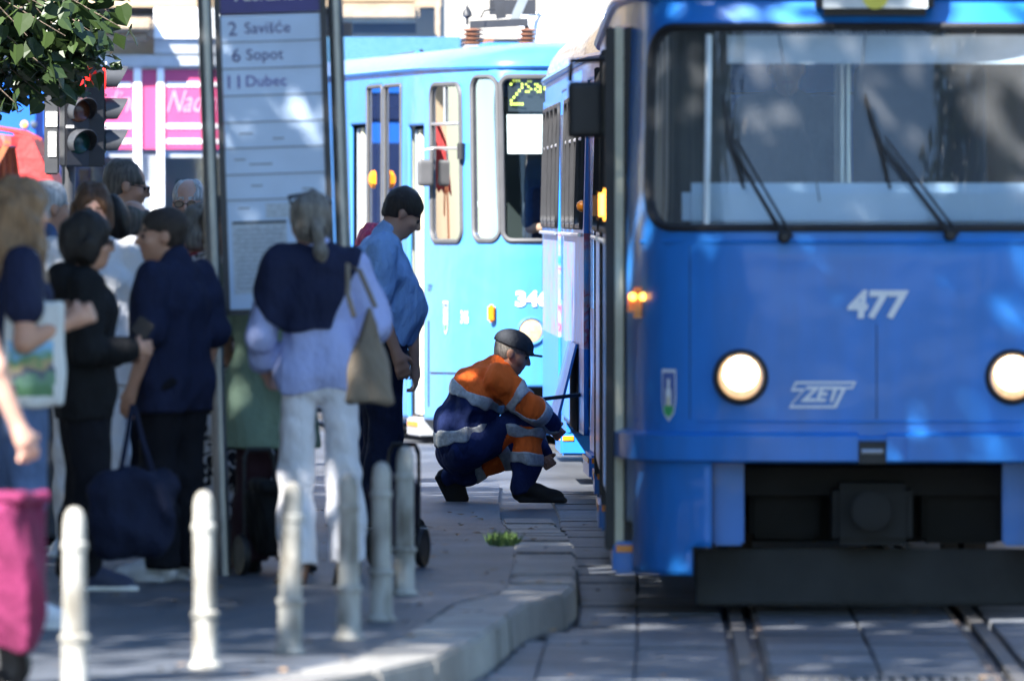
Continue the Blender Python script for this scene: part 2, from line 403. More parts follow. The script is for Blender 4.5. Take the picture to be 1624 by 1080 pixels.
# grass and litter
def blades(name, label, cat, n, cx, cy, rx, ry, h, mat, z0):
    rg = random.Random(9); vs, fs = [], []
    for i in range(n):
        a = rg.random() * 6.28; q = math.sqrt(rg.random()); x = cx + rx * q * math.cos(a); y = cy + ry * q * math.sin(a); t = rg.random() * 6.28
        hh = h * rg.uniform(.4, 1); w = .004; lx, ly = rg.uniform(-.03, .03), rg.uniform(-.03, .03); k = len(vs)
        vs += [(x - w * math.cos(t), y - w * math.sin(t), z0), (x + w * math.cos(t), y + w * math.sin(t), z0), (x + lx, y + ly, z0 + hh)]; fs.append((k, k + 1, k + 2))
    me = bpy.data.meshes.new(name); me.from_pydata(vs, [], fs); me.materials.append(mat); me.update()
    return tag(link(name, me), label, cat, kind='stuff')
blades('grass_tuft', 'small green grass tuft growing at the kerb joint', 'grass', 420, kerb_x(45.6) - .33, 45.3, .08, .8, .055, M('grass', (.09, .17, .035), .7), .13)
rg = random.Random(21); vs, fs = [], []
for i in range(420):
    y = rg.uniform(30, 54); x = rg.uniform(-2.6, 1.9)
    if kerb_x(y) - .02 < x < kerb_x(y) + .02: continue
    z = (plat_z(y) if x < kerb_x(y) else .0) + .009; t = rg.random() * 6.28; l = rg.uniform(.008, .03); k = len(vs)
    if kerb_x(y) - .3 < x < kerb_x(y): z += .01
    for a in (0, 1.7, 3.14, 4.5): vs.append((x + l * math.cos(t + a), y + l * math.sin(t + a) * .8, z + rg.uniform(0, .012)))
    fs.append((k, k + 1, k + 2, k + 3))
me = bpy.data.meshes.new('fallen_leaves'); me.from_pydata(vs, [], fs); me.materials.append(M('dry leaf', (.20, .12, .05), .8, 0, .5, 3)); me.update()
tag(link('fallen_leaves', me), 'scattered dry leaves and litter on the pavement and track', 'leaves', kind='stuff')

# ------------------------------------------------------------------ bollards
m_bol = M('bollard paint', (.37, .365, .335), .55, 0, .0, 7, bump=.5, bs=26, col2=(.13, .12, .10), thr=(.33, .56), stretch=(1.6, 1.6, .6))
prof = [(.062, -.02), (.062, .012), (.052, .022), (.047, .03), (.046, .185), (.055, .19), (.055, .205), (.043, .212), (.040, .50), (.046, .505), (.046, .525), (.040, .532), (.039, .60), (.033, .628), (.02, .645), (.004, .65)]
bspec = [(118, 488, 'fully sunlit, beside the magenta shopping trolley', 0), (325, 460, 'sunlit, slightly tilted, in front of the stop pole', -1.6), (459, 446, 'sunlit, in front of the woman in white trousers', -1.2),
         (553, 431, 'shaded grey, in front of the legs of white trousers', 0), (604, 412, 'shaded grey, beside the beige handbag', .5), (641, 386, 'shaded grey, last of the row along the kerb', .4)]
for i, (bx, s, d, tilt) in enumerate(bspec):
    y = FPX / s
    o = thing('bollard', 'round metal bollard, ' + d, 'bollard', (xx(bx, s), y, plat_z(y)), random.random() * 6, 'bollards along the kerb')
    o.rotation_euler = (0, R(tilt), i * 1.3); o.scale = (.92, .92, .94)
    if i == 0:
        MB().lathe(prof[:8], n=24).build('base', m_bol, o, smooth=True); MB().lathe([(.043, .212)] + prof[8:], n=24).build('post', m_bol, o, smooth=True); b1 = o
    else:
        for ch in b1.children: c = ch.copy(); COL.objects.link(c); c.parent = o

# ------------------------------------------------------------------ background: shop building
SB = 165.; YB = FPX / SB
m_wall = M('cream render', (.34, .255, .165), .85, 0, .16, .8, bump=.3, bs=8); m_wall2 = M('pale render', (.36, .325, .265), .85, 0, .1, .8, bump=.2, bs=8)
m_stone = M('stone ledge', (.28, .215, .145), .85, 0, .25, 2.5, bump=.5, bs=12); m_pink = M('pink sign board', (.46, .05, .14), .5, 0, .06, 3)
m_white = M('white paint', (.80, .80, .78), .5, 0, .05, 4); m_dk = M('shop dark', (.05, .06, .07), .5); m_gl = glass('shop glass', (.75, .8, .8), 1.0)
m_grey = M('grey metal', (.34, .36, .38), .45, .3, .1, 6)
bl = thing('shop_building', 'sunlit cream building with pink shop fascia and stone ledges', 'building', (0, YB, 0))
def pb(name, x0, x1, y0, y1, d0, d1, mat, par=bl, bevel=0):      # pixel columns and rows, depth in metres in front of the facade
    X0, X1, Z0, Z1 = xx(x0, SB), xx(x1, SB), zz(y1, SB), zz(y0, SB)
    return Bx(name, ((X0 + X1) / 2, -(d0 + d1) / 2, (Z0 + Z1) / 2), (X1 - X0, abs(d1 - d0), Z1 - Z0), mat, par, bevel=bevel)
Bx('wall', (0, 3, 7.95), (60, 5.6, 8.5), m_wall, bl)                       # upper floors
Bx('wall', (-12.6, 3.3, 1.82), (14.2, 5.0, 3.75), m_wall, bl)
Bx('wall', (13.7, 3.3, 1.82), (30.5, 5.0, 3.75), m_wall2, bl)
Bx('shop_interior', (-3.5, 2.5, 1.82), (4.0, .2, 3.7), m_white, bl); Bx('shop_floor', (-3.5, 2.6, .02), (4.0, 5.6, .1), m_grey, bl)
pb('ledge', -60, 246, 30, 52, 0, .55, m_stone, bevel=.03); pb('ledge', -60, 240, 53, 66, 0, .40, m_stone, bevel=.03)
pb('wall_panel', 246, 348, 14, 62, .05, .25, m_white); pb('grey_band', 246, 380, 63, 86, .05, .2, m_grey)
pb('wall_panel', -60, 246, 60, 92, -.25, -.1, m_wall2)
pb('awning_ledge', 150, 520, 88, 108, -.1, .2, m_grey, bevel=.02)
for x0, x1 in ((118, 213), (225, 250), (261, 405), (420, 515)):
    sp = pb('sign_panel', x0, x1, 111, 237, -.1, .1, m_pink)
    if x1 - x0 > 40:
        for yy in (131, 197, 221): pb('stripe', x0 + 4, x1 - 4, yy, yy + 7, .095, .112, m_white, sp)
for a, b_ in ((213, 225), (250, 261), (405, 420), (515, 530)): pb('mullion', a, b_, 108, 350, -.05, .13, m_white)
for k, (cx, wd) in enumerate(((172, 1.), (312, 1.))):
    X, Z = xx(cx, SB), zz(163, SB)
    lettering('sign_lettering', 'Nadine', .24, lambda a, b, t, X=X, Z=Z: (X + a * .85, -.106 - t, Z + b * 1.25), M('sign script', (.55, .22, .32), .5), bl, .0, .45)
for x0, x1 in ((118, 213), (261, 405), (420, 515)):
    pb('shop_window', x0, x1, 238, 470, -.06, -.05, m_gl); pb('window_rail', x0, x1, 238, 250, -.05, .06, m_grey); pb('window_sill', x0, x1, 470, 500, -.1, .15, m_white)
pb('shutter', 226, 249, 245, 290, -.04, .02, m_white); pb('door_panel', 226, 249, 290, 610, -.04, .02, m_white)
for i in range(9): pb('shutter_slat', 227.5, 247.5, 248 + i * 4.6, 250.4 + i * 4.6, .02, .045, m_grey)
for x0, c in ((120, (.7, .35, .12)), (140, (.75, .72, .6)), (275, (.35, .5, .45)), (310, (.6, .65, .68)), (352, (.4, .42, .3))):
    pb('shop_display', x0, x0 + 17, 268 if c[0] > .5 else 285, 400, -1.3, -.7, M('display %d' % x0, c, .6, 0, .5, 9))
pb('ledge', 530, 666, 8, 36, 0, .5, m_stone, bevel=.04); pb('ledge', 536, 660, -14, 6, 0, .3, m_wall, bevel=.02)
pb('ledge_shade', 560, 660, 38, 54, 0, .03, m_dk); pb('pilaster', 690, 698, -200, 480, 0, .12, m_stone); pb('wall_panel', 700, 1500, -200, 62, 0, .06, m_wall2)  # dark strip below the ledge is its shade, painted in
for x0 in (560, 750, 960, 1150):
    w_ = pb('window', x0, x0 + 90, 150, 420, -.02, .02, m_dk); pb('window_frame', x0 - 8, x0, 142, 428, -.02, .06, m_white, w_); pb('window_frame', x0 + 90, x0 + 98, 142, 428, -.02, .06, m_white, w_)
# ------------------------------------------------------------------ blue bus behind the stall
s_ = 174.; m_bus = M('bus blue', (.012, .10, .42), .3, 0, .05, 3, coat=.5); m_navy = M('dark bus glass', (.015, .025, .07), .12, 0, .1, 2)
bus = thing('bus', 'blue bus with round marker lamps standing behind the red market canopy', 'bus', (xx(72, s_) - 1.27, FPX / s_, -.03))
Bx('body', (0, 5.5, 1.62), (2.54, 11, 2.75), m_bus, bus, bevel=.09); Bx('windscreen', (0, -.012, 1.78), (2.36, .05, 1.22), m_navy, bus, bevel=.02)
Bx('destination_panel', (-.35, -.01, 2.72), (1.3, .03, .26), m_navy, bus, bevel=.06)
for x, c in ((1.08, (.9, .35, .1)), (1.165, (.05, .06, .08))):
    MB().lathe([(.035, 0), (.03, .015), (.012, .022)], (x, 0, 2.55), 16, Matrix.Rotation(R(90), 3, 'X')).build('marker_lamp', M('marker %.2f' % x, c, .3), bus, smooth=True)
for x in (-1.05, 1.05):
    for y in (2.2, 8.6): MB().cyl((x - .13, y, .45), (x + .13, y, .45), .46, n=24).build('wheel', m_dk, bus, smooth=True)
# ------------------------------------------------------------------ market stall
s_ = 192.; st = thing('market_stall', 'market stall with red canopy on slanted orange wooden beams', 'stall', (xx(95, s_) - 1.3, FPX / s_, -.03))
m_red = M('red canvas', (.42, .022, .02), .6, 0, .15, 4, bump=.3, bs=14); m_wood = M('stall wood', (.30, .09, .03), .55, 0, .25, 5, stretch=(8, 8, 1)); m_cloth = M('stall curtain', (.34, .16, .11), .8, 0, .2, 10)
zt = zz(214, s_) + .03
prof2 = [(-1.3, -.42), (-1.08, -.05), (-1.0, 0), (-.5, .10), (0, .14), (.55, .10), (1.0, .02), (1.12, -.04), (1.3, -.40)]
vs, fs = [], []
for j, yy in enumerate(np.linspace(-1, 1, 9)):
    for (x, z) in prof2: vs.append((x, yy, zt + z - .02 * math.sin(j * 2.1 + x * 3)))
for j in range(8):
    for i in range(8): a = j * 9 + i; fs.append((a, a + 1, a + 10, a + 9))
me = bpy.data.meshes.new('canopy'); me.from_pydata(vs, [], fs); me.materials.append(m_red); me.update()
o = link('canopy', me, st); md = o.modifiers.new('t', 'SOLIDIFY'); md.thickness = .012
vs, fs = [], []
for i in range(41):
    x = -1.06 + 2.12 * i / 40; w = .03 * math.sin(i * 1.3)
    vs += [(x, -1.02 + w * .4, zt + np.interp(x, [-1.06, 0, 1.06], [-.06, .11, -.03])), (x, -1.03 + w, zt + np.interp(x, [-1.06, 0, 1.06], [-.19, -.04, -.12]) + .015 * math.sin(i * .7))]
for i in range(40): fs.append((2 * i, 2 * i + 2, 2 * i + 3, 2 * i + 1))
me = bpy.data.meshes.new('valance'); me.from_pydata(vs, [], fs); me.materials.append(m_red); me.update(); link('valance', me, st)
for x in (-.98, .98):
    for yy in ((-.96, .96) if x < 0 else (.96,)): MB().bar((x, yy, 0), (x, yy, zt - .04), .09, .07).build('post', m_wood, st)
for a, b_ in (((.62, -1.0, zt - .62), (.93, -1.0, zt - .06)), ((.28, -.98, zt - .66), (.5, -.98, zt - .1)), ((-.62, -1.0, zt - .62), (-.93, -1.0, zt - .06))):
    MB().bar(a, b_, .10, .05).build('brace', m_wood, st)
me = bpy.data.meshes.new('side_flap'); me.from_pydata([(.97, -1.0, zt - .0), (1.12, -1.0, zt - .03), (1.2, -1.02, zt - .2), (1.3, -1.03, zt - .42), (1.16, -1.05, zt - .43), (1.03, -1.04, zt - .41), (1.0, -1.02, zt - .2)], [], [(0, 1, 2, 6), (2, 3, 4, 5, 6)]); me.materials.append(m_red); me.update(); o = link('side_flap', me, st); md = o.modifiers.new('t', 'SOLIDIFY'); md.thickness = .008
Bx('counter', (0, -.7, .9), (2.1, .5, .06), m_wood, st); Bx('counter_front', (0, -.9, .45), (2.0, .04, .9), m_cloth, st)
vs, fs = [], []
for i in range(25):
    x = .56 + .42 * i / 24; w = .02 * math.sin(i * 1.9); vs += [(x, .2 + w, zt - .1), (x, .2 + w * 1.5, 1.2)]
for i in range(24): fs.append((2 * i, 2 * i + 2, 2 * i + 3, 2 * i + 1))
me = bpy.data.meshes.new('curtain'); me.from_pydata(vs, [], fs); me.materials.append(m_cloth); me.update(); link('curtain', me, st)

# ------------------------------------------------------------------ traffic light
s_ = 236.; tl = thing('traffic_light', 'black traffic light with red lamp lit and a second head turned sideways', 'traffic light', (xx(107, s_), FPX / s_ + .1, -.03))
m_tl = M('signal housing', (.009, .0095, .012), .45, 0, .2, 8); m_tlg = M('signal grey', (.035, .037, .042), .5, 0, .15, 8); m_lw = M('sticker', (.75, .74, .72), .6, 0, .25, 30)
MB().cyl((0, .07, 0), (0, .07, zz(90, s_) + .05), .045, n=16).build('pole', m_tlg, tl, smooth=True)
def lens_mat(nm, c, e=0): return M(nm, c, .25, 0, .2, 60, emit=c if e else None, es=e)
def signal(par, cx, cy, ang, lit):
    Rz = Matrix.Rotation(ang, 3, 'Z'); o = Vector((cx, cy, 0))
    hs = MB().box(o + Vector((0, 0, zz(180, s_))), (.20, .12, .66), Rz).build('signal_head', m_tl, par, bevel=.012)
    for i, (cz, c) in enumerate(((zz(118, s_), (.9, .02, .015)), (zz(169, s_), (.10, .035, .015)), (zz(219, s_), (.01, .05, .04)))):
        p = o + Rz @ Vector((0, -.068, 0)); p.z = cz
        rot = Rz @ Matrix.Rotation(R(90), 3, 'X')
        MB().lathe([(.078, -.005), (.072, .008), (.05, .018), (.01, .022)], p, 20, rot).build('lens', lens_mat('signal lens %d' % i, c, 1.0 if (lit and i == 0) else 0), hs, smooth=True)
        vs, fs = [], []
        for k in range(25):
            a = R(-40 + 260 * k / 24); dl = .15 * (.35 + .65 * max(0, math.sin(a) * .5 + .5)) + .01
            for rr, d in ((.088, 0), (.086, dl), (.081, dl), (.083, 0)): vs.append(p + Rz @ Vector((rr * math.cos(a), -d, rr * math.sin(a))))
        for k in range(24):
            for q in range(4): fs.append((k * 4 + q, k * 4 + (q + 1) % 4, k * 4 + 4 + (q + 1) % 4, k * 4 + 4 + q))
        MB().add(vs, fs).build('visor', m_tlg, hs, smooth=True)
        sv = MB().box(p + Rz @ Vector((-.07, -.003, .105)), (.055, .004, .018), Rz).build('label_strip', m_lw, hs)
    return hs
signal(tl, .055, -.06, R(24), True); signal(tl, .175, .02, R(100), False)
Bx('back_plate', (-.11, 0, zz(185, s_)), (.10, .05, .72), m_tlg, tl, bevel=.01)
Bx('sticker', (-.11, -.03, zz(182, s_)), (.075, .006, .10), m_lw, tl); Bx('sticker', (-.105, -.03, zz(222, s_)), (.055, .006, .17), m_lw, tl, bevel=.002)
MB().bar((-.02, 0, zz(252, s_)), (.12, -.02, zz(252, s_)), .05, .05).build('bracket', m_tl, tl)

# ------------------------------------------------------------------ trees
m_bark = M('bark', (.10, .075, .055), .9, 0, .35, 6, bump=1., bs=14, stretch=(3, 3, .6))
def leafmat(name, c):
    m = bpy.data.materials.new(name); m.use_nodes = True; n = m.node_tree; b = n.nodes['Principled BSDF']
    b.inputs['Roughness'].default_value = .42
    oi = n.nodes.new('ShaderNodeObjectInfo'); gi = n.nodes.new('ShaderNodeNewGeometry'); ad = n.nodes.new('ShaderNodeMath'); ad.operation = 'ADD'
    n.links.new(oi.outputs['Random'], ad.inputs[0]); n.links.new(gi.outputs['Random Per Island'], ad.inputs[1])
    fr = n.nodes.new('ShaderNodeMath'); fr.operation = 'FRACT'; n.links.new(ad.outputs[0], fr.inputs[0])
    rp = n.nodes.new('ShaderNodeValToRGB'); rp.color_ramp.elements[0].color = (*[v * .65 for v in c], 1); rp.color_ramp.elements[1].color = (c[0] * 1.5, c[1] * 1.3, c[2] * 1.2, 1)
    n.links.new(fr.outputs[0], rp.inputs[0]); n.links.new(rp.outputs[0], b.inputs['Base Color'])
    tr = n.nodes.new('ShaderNodeBsdfTranslucent'); n.links.new(rp.outputs[0], tr.inputs[0]); mx = n.nodes.new('ShaderNodeMixShader'); mx.inputs[0].default_value = .3
    n.links.new(b.outputs[0], mx.inputs[1]); n.links.new(tr.outputs[0], mx.inputs[2]); n.links.new(mx.outputs[0], n.nodes['Material Output'].inputs[0])
    return m
m_leaf = leafmat('linden leaf', (.032, .062, .018))
LEAF = [(0, 0, 0), (.34, -.06, .10), (.52, .22, .13), (.42, .58, .09), (.16, .88, .02), (0, 1.1, -.06), (-.16, .88, .02), (-.42, .58, .09), (-.52, .22, .13), (-.34, -.06, .10), (0, .45, -.01)]
LF = [(10, 0, 1), (10, 1, 2), (10, 2, 3), (10, 3, 4), (10, 4, 5), (10, 5, 6), (10, 6, 7), (10, 7, 8), (10, 8, 9), (10, 9, 0)]
def leaf_cloud(n, clumps, crad, size, seed, simple=True):
    rg = np.random.RandomState(seed); c = clumps[rg.randint(len(clumps), size=n)]; d = rg.normal(size=(n, 3)); d *= (crad * rg.rand(n) ** .45 / np.linalg.norm(d, axis=1))[:, None]; d[:, 2] *= .75
    p = c + d
    q = rg.normal(size=(n, 3)); q[:, 2] = np.abs(q[:, 2]) + .6; q /= np.linalg.norm(q, axis=1)[:, None]
    a = np.cross(q, rg.normal(size=(n, 3))); a /= np.linalg.norm(a, axis=1)[:, None]; b = np.cross(q, a)
    s = size * rg.uniform(.6, 1.25, n)[:, None]
    v = np.stack([p - b * s * .5, p + a * s * .42 + q * s * .1, p + b * s * .6, p - a * s * .42 + q * s * .1], 1).reshape(-1, 3)
    f = np.arange(4 * n).reshape(n, 4)
    return v, f
def tree(loc, hc, rad, rz, nleaf, size, label, seed, trunk_r=.16):
    rg = random.Random(seed); t = thing('linden_tree', label, 'tree', loc, 0, 'street trees')
    mb = MB(); top = hc + rz * .3
    mb.tube([(0, 0, -.1), (.03, .02, hc * .35), (-.02, .05, hc * .7), (.05, 0, top)], [trunk_r * 1.25, trunk_r, trunk_r * .8, trunk_r * .3], 10).build('trunk', m_bark, t, smooth=True)
    cl = []
    for i in range(16):
        a = i * 2.4 + rg.random(); el = rg.uniform(-.25, .9); l = rg.uniform(.6, .95)
        e = Vector((math.cos(a) * rad * l * math.cos(el), math.sin(a) * rad * l * math.cos(el), hc + rz * l * math.sin(el)))
        st_ = Vector((0, 0, hc * rg.uniform(.45, .9))); mid = st_.lerp(e, .5) + Vector((0, 0, .25))
        MB().tube([st_, mid, e], [trunk_r * .4, trunk_r * .22, .015], 6).build('branch', m_bark, t, smooth=True); cl.append(e)
    rs = np.random.RandomState(seed)
    for i in range(150):
        d = rs.normal(size=3); d /= np.linalg.norm(d); q = rs.rand() ** .4; cl.append(Vector((d[0] * rad * q, d[1] * rad * q, hc + d[2] * rz * q)))
    v, f = leaf_cloud(nleaf, np.array([c[:] for c in cl]), rad * .22, size, seed)
    o = link('crown', np_mesh('crown', v, f, m_leaf, False), t); o['kind'] = 'stuff'
    return t
for i, (x, y, hc, rad, rz) in enumerate(TREES):
    tree((x, y, -.03 if x > 0 else .1), hc, rad, rz, (10000 if y < 40 else 13500 if y < 46 else 17000) if x < 0 else 9000, .23, 'leafy linden tree whose crown shades the tram stop' if x < 0 else 'unseen linden tree added across the tracks to block sky light', 30 + i)
# the tree whose twigs hang into view
VT = thing('linden_tree', 'linden tree with heart shaped leaves hanging beside the traffic light', 'tree', (-5.4, 58.0, -.03), 0, 'street trees')
MB().tube([(0, 0, -.1), (.02, 0, 1.6), (0, .05, 3.0), (.1, 0, 4.6)], [.17, .13, .11, .04], 12).build('trunk', m_bark, VT, smooth=True)
rs = np.random.RandomState(4); cl = []
for i in range(110):
    d = rs.normal(size=3); d /= np.linalg.norm(d); q = rs.rand() ** .4
    c = (d[0] * 2.2 * q, d[1] * 2.0 * q, 4.15 + d[2] * 1.35 * q)
    cl.append(c)
v, f = leaf_cloud(9000, np.array(cl), .45, .13, 8); o = link('crown', np_mesh('crown', v, f, m_leaf, False), VT); o['kind'] = 'stuff'
c2 = np.array([(2.05, .1, 3.2), (2.2, -.2, 2.95), (1.95, .2, 2.75), (2.4, .1, 3.12), (2.15, .3, 3.05), (2.5, -.1, 2.98), (1.9, -.2, 3.0), (2.3, .2, 2.8)])
c2 = c2 + V(.34, 0, -.27)
v, f = leaf_cloud(1000, np.concatenate([c2, c2 + V(-.22, .15, .06), c2[:5] + V(.12, .1, .1)]), .2, .11, 18); o = link('foliage', np_mesh('foliage', v, f, m_leaf, False), VT); o['kind'] = 'stuff'
s_ = FPX / 58.
tips = [(192, 44), (205, 2), (150, 100), (128, 118), (66, 150), (30, 166), (100, 128), (170, 20), (12, 120), (50, 60), (110, 60), (-15, 150), (150, 55), (85, 20), (20, 20), (130, 5), (62, 95), (100, 90), (30, 75), (-5, 60)]
lm = [np_mesh('leaf', np.array(LEAF) * V(k, 1, 1), np.array(LF), m_leaf, False) for k in (1., .88, 1.1)]
rg = random.Random(12); nl = 0
for i, (tx, ty) in enumerate(tips):
    dy = rg.uniform(-.5, .5); e = Vector((xx(tx, s_), 58 + dy, zz(ty, s_))) - VT.location
    a = Vector((rg.uniform(.2, .9), rg.uniform(-.3, .3), rg.uniform(3.1, 3.9))); m1 = a.lerp(e, .45) + Vector((0, 0, .32)); m2 = a.lerp(e, .8) + Vector((0, 0, .2))
    pts = [a, m1, m2, e]; MB().tube(pts, [.02, .011, .006, .003], 5).build('twig', m_bark, VT, smooth=True)
    for k in range(15):
        t = 1 - .62 * (k / 15.) ** 1.2; u = t * 3; j = min(int(u), 2); p = pts[j].lerp(pts[j + 1], u - j)
        p = p + Vector((rg.gauss(0, .055), rg.gauss(0, .08), rg.gauss(-.015, .05)))
        o = link('leaf', lm[rg.randrange(3)], VT); nl += 1
        o.location = p; o.rotation_euler = (rg.uniform(-2.4, -.7), rg.uniform(-.9, .9), rg.uniform(-1.9, 1.9)); sc = rg.uniform(.08, .135); o.scale = (sc, sc, sc)

# ------------------------------------------------------------------ unseen house added on the left to darken reflections and block low sky
m_house = M('house render', (.30, .27, .22), .9, 0, .15, .4, bump=.2, bs=5); m_hglass = M('house window', (.03, .035, .04), .15, 0, .2, 1)
hs_ = thing('added_house', 'unseen rendered town house added on the left to darken reflections', 'building', (-15.5, 26, 0))
Bx('wall', (-4, 0, 6.5), (8, 70, 13), m_house, hs_); Bx('plinth', (.03, 0, .5), (.1, 70, 1.1), m_stone, hs_); Bx('cornice', (.2, 0, 12.6), (.5, 70, .4), m_stone, hs_)
for fl in range(4):
    for i in range(20):
        w_ = Bx('window', (.012, -33 + i * 3.45, 2.3 + fl * 3.0), (.06, 1.2, 1.75), m_hglass, hs_); Bx('window_sill', (.06, -33 + i * 3.45, 1.36 + fl * 3.0), (.2, 1.4, .08), m_stone, w_)
# ================================================================== TRAMS
def tram_paint(name, col):
    m = bpy.data.materials.new(name); m.use_nodes = True; n = m.node_tree; b = n.nodes['Principled BSDF']
    tc = n.nodes.new('ShaderNodeTexCoord'); mp = n.nodes.new('ShaderNodeMapping'); mp.inputs['Scale'].default_value = (1, 1, .25)
    n.links.new(tc.outputs['Object'], mp.inputs[0])
    no = n.nodes.new('ShaderNodeTexNoise'); no.inputs['Scale'].default_value = 7; no.inputs['Detail'].default_value = 8; n.links.new(mp.outputs[0], no.inputs['Vector'])
    rp = n.nodes.new('ShaderNodeValToRGB'); rp.color_ramp.elements[0].position = .32; rp.color_ramp.elements[1].position = .6
    rp.color_ramp.elements[0].color = (col[0] * 1.1 + .002, col[1] * .85, col[2] * .8, 1); rp.color_ramp.elements[1].color = (*col, 1)
    n.links.new(no.outputs[0], rp.inputs[0]); n.links.new(rp.outputs[0], b.inputs['Base Color'])
    b.inputs['Roughness'].default_value = .33; b.inputs['Coat Weight'].default_value = .2; b.inputs['Specular IOR Level'].default_value = .3; b.inputs['Coat Roughness'].default_value = .07
    n2 = n.nodes.new('ShaderNodeTexNoise'); n2.inputs['Scale'].default_value = 2.6; n2.inputs['Detail'].default_value = 2; n.links.new(tc.outputs['Object'], n2.inputs['Vector'])
    bp = n.nodes.new('ShaderNodeBump'); bp.inputs['Strength'].default_value = .5; bp.inputs['Distance'].default_value = .02
    n.links.new(n2.outputs[0], bp.inputs['Height']); n.links.new(bp.outputs[0], b.inputs['Normal']); n.links.new(bp.outputs[0], b.inputs['Coat Normal'])
    MATS[name] = m; return m
m_blue = tram_paint('tram blue', (.018, .178, .58))
m_roofp = M('tram roof paint', (.20, .19, .19), .35, 0, .4, 5, bump=.8, bs=9, coat=.4, stretch=(3, .4, 3))
m_rub = M('black rubber', (.012, .012, .014), .55, 0, .2, 10); m_alu = M('aluminium trim', (.62, .64, .66), .35, .9, .1, 8)
m_glass = glass('tram glass', (.80, .88, .92), 1.0, .02, .012); m_wsg = glass('windscreen glass', (.80, .88, .92), 1.0, .02, .085); m_blk = M('underframe', (.008, .008, .008), .75, 0, .5, 5)
m_cream = M('door cream', (.62, .58, .42), .5, 0, .12, 6); m_int = M('tram interior', (.028, .034, .032), .7, 0, .1, 3); m_lamp_o = M('amber lens', (.75, .22, .01), .25, 0, .1, 40)
m_lamp_on = M('lit amber lens', (.9, .35, .03), .3, 0, .2, 60, emit=(1., .42, .05), es=2.2)
m_letter = M('white lettering', (.72, .74, .78), .5, 0, .06, 20); m_dash = M('pale dashboard', (.50, .62, .74), .6, 0, .05, 5); m_seat = M('seat fabric', (.03, .035, .05), .85, 0, .1, 30)

def chaikin(p, it=3):
    p = [np.array(q, float) for q in p]
    for _ in range(it):
        q = [p[0]]
        for a, b in zip(p[:-1], p[1:]): q += [a * .75 + b * .25, a * .25 + b * .75]
        p = q + [p[-1]]
    return np.array(p)
class Shell:
    def __init__(s, pts, zc, ztop, lean, L, tum=.0):
        o = chaikin(pts); d = np.r_[0, np.cumsum(np.linalg.norm(np.diff(o, axis=0), axis=1))]
        s.T, s.U, s.Wd, s.zc, s.zt, s.lean, s.L, s.tum = d, o[:, 0], o[:, 1], zc, ztop, lean, L, tum; s.Tm = d[-1]
    def plan(s, t, z):
        t = np.asarray(t, float); z = np.asarray(z, float); a = np.abs(t); u = np.interp(a, s.T, s.U); w = np.interp(a, s.T, s.Wd)
        le = np.interp(z, *s.lean); n1 = np.clip(1 - u / 1.5, 0, 1); n2 = np.clip(1 - (s.L - u) / 1.5, 0, 1)
        x = -np.sign(t) * w * (1 - s.tum * np.clip((z - 1.6) / .95, 0, 1.2)); return x, u + le * n1 - le * n2
    def S(s, t, z, off=0.):
        x, y = s.plan(t, z)
        x1, y1 = s.plan(np.asarray(t) + .012, z); x0, y0 = s.plan(np.asarray(t) - .012, z)
        tx, ty = x1 - x0, y1 - y0; l = np.hypot(tx, ty) + 1e-9
        nx, ny = ty / l, -tx / l            # t grows towards -x, so the outward normal of the nose is -y
        sg = np.where((tx * 0 + 1) > 0, 1, 1)
        nx, ny = -nx, -ny
        return np.stack([x + nx * off, y + ny * off, np.broadcast_to(np.asarray(z, float), np.shape(x))], -1)
    def t_u(s, u): return float(np.interp(u, s.U[:len(s.U) // 2 + 200], s.T[:len(s.U) // 2 + 200]))
    def t_w(s, w):
        k = int(np.argmax(s.Wd)); return float(np.interp(w, s.Wd[:k + 1], s.T[:k + 1]))
def rrect(t0, t1, z0, z1, r, n=7):
    r = min(r, (t1 - t0) / 2.01, (z1 - z0) / 2.01); out = []
    for cx, cz, a0 in ((t1 - r, z1 - r, 0), (t0 + r, z1 - r, 90), (t0 + r, z0 + r, 180), (t1 - r, z0 + r, 270)):
        for k in range(n): a = R(a0 + 90 * k / (n - 1)); out.append((cx + r * math.cos(a), cz + r * math.sin(a)))
    return out
def inside(t, z, h):
    t0, t1, z0, z1, r = h[:5]; r = min(r, (t1 - t0) / 2, (z1 - z0) / 2)
    dx = np.maximum(np.maximum(t0 + r - t, t - (t1 - r)), 0); dz = np.maximum(np.maximum(z0 + r - z, z - (z1 - r)), 0)
    ins = (t >= t0) & (t <= t1) & (z >= z0) & (z <= z1)
    return ins & (dx * dx + dz * dz <= r * r + 1e-9)
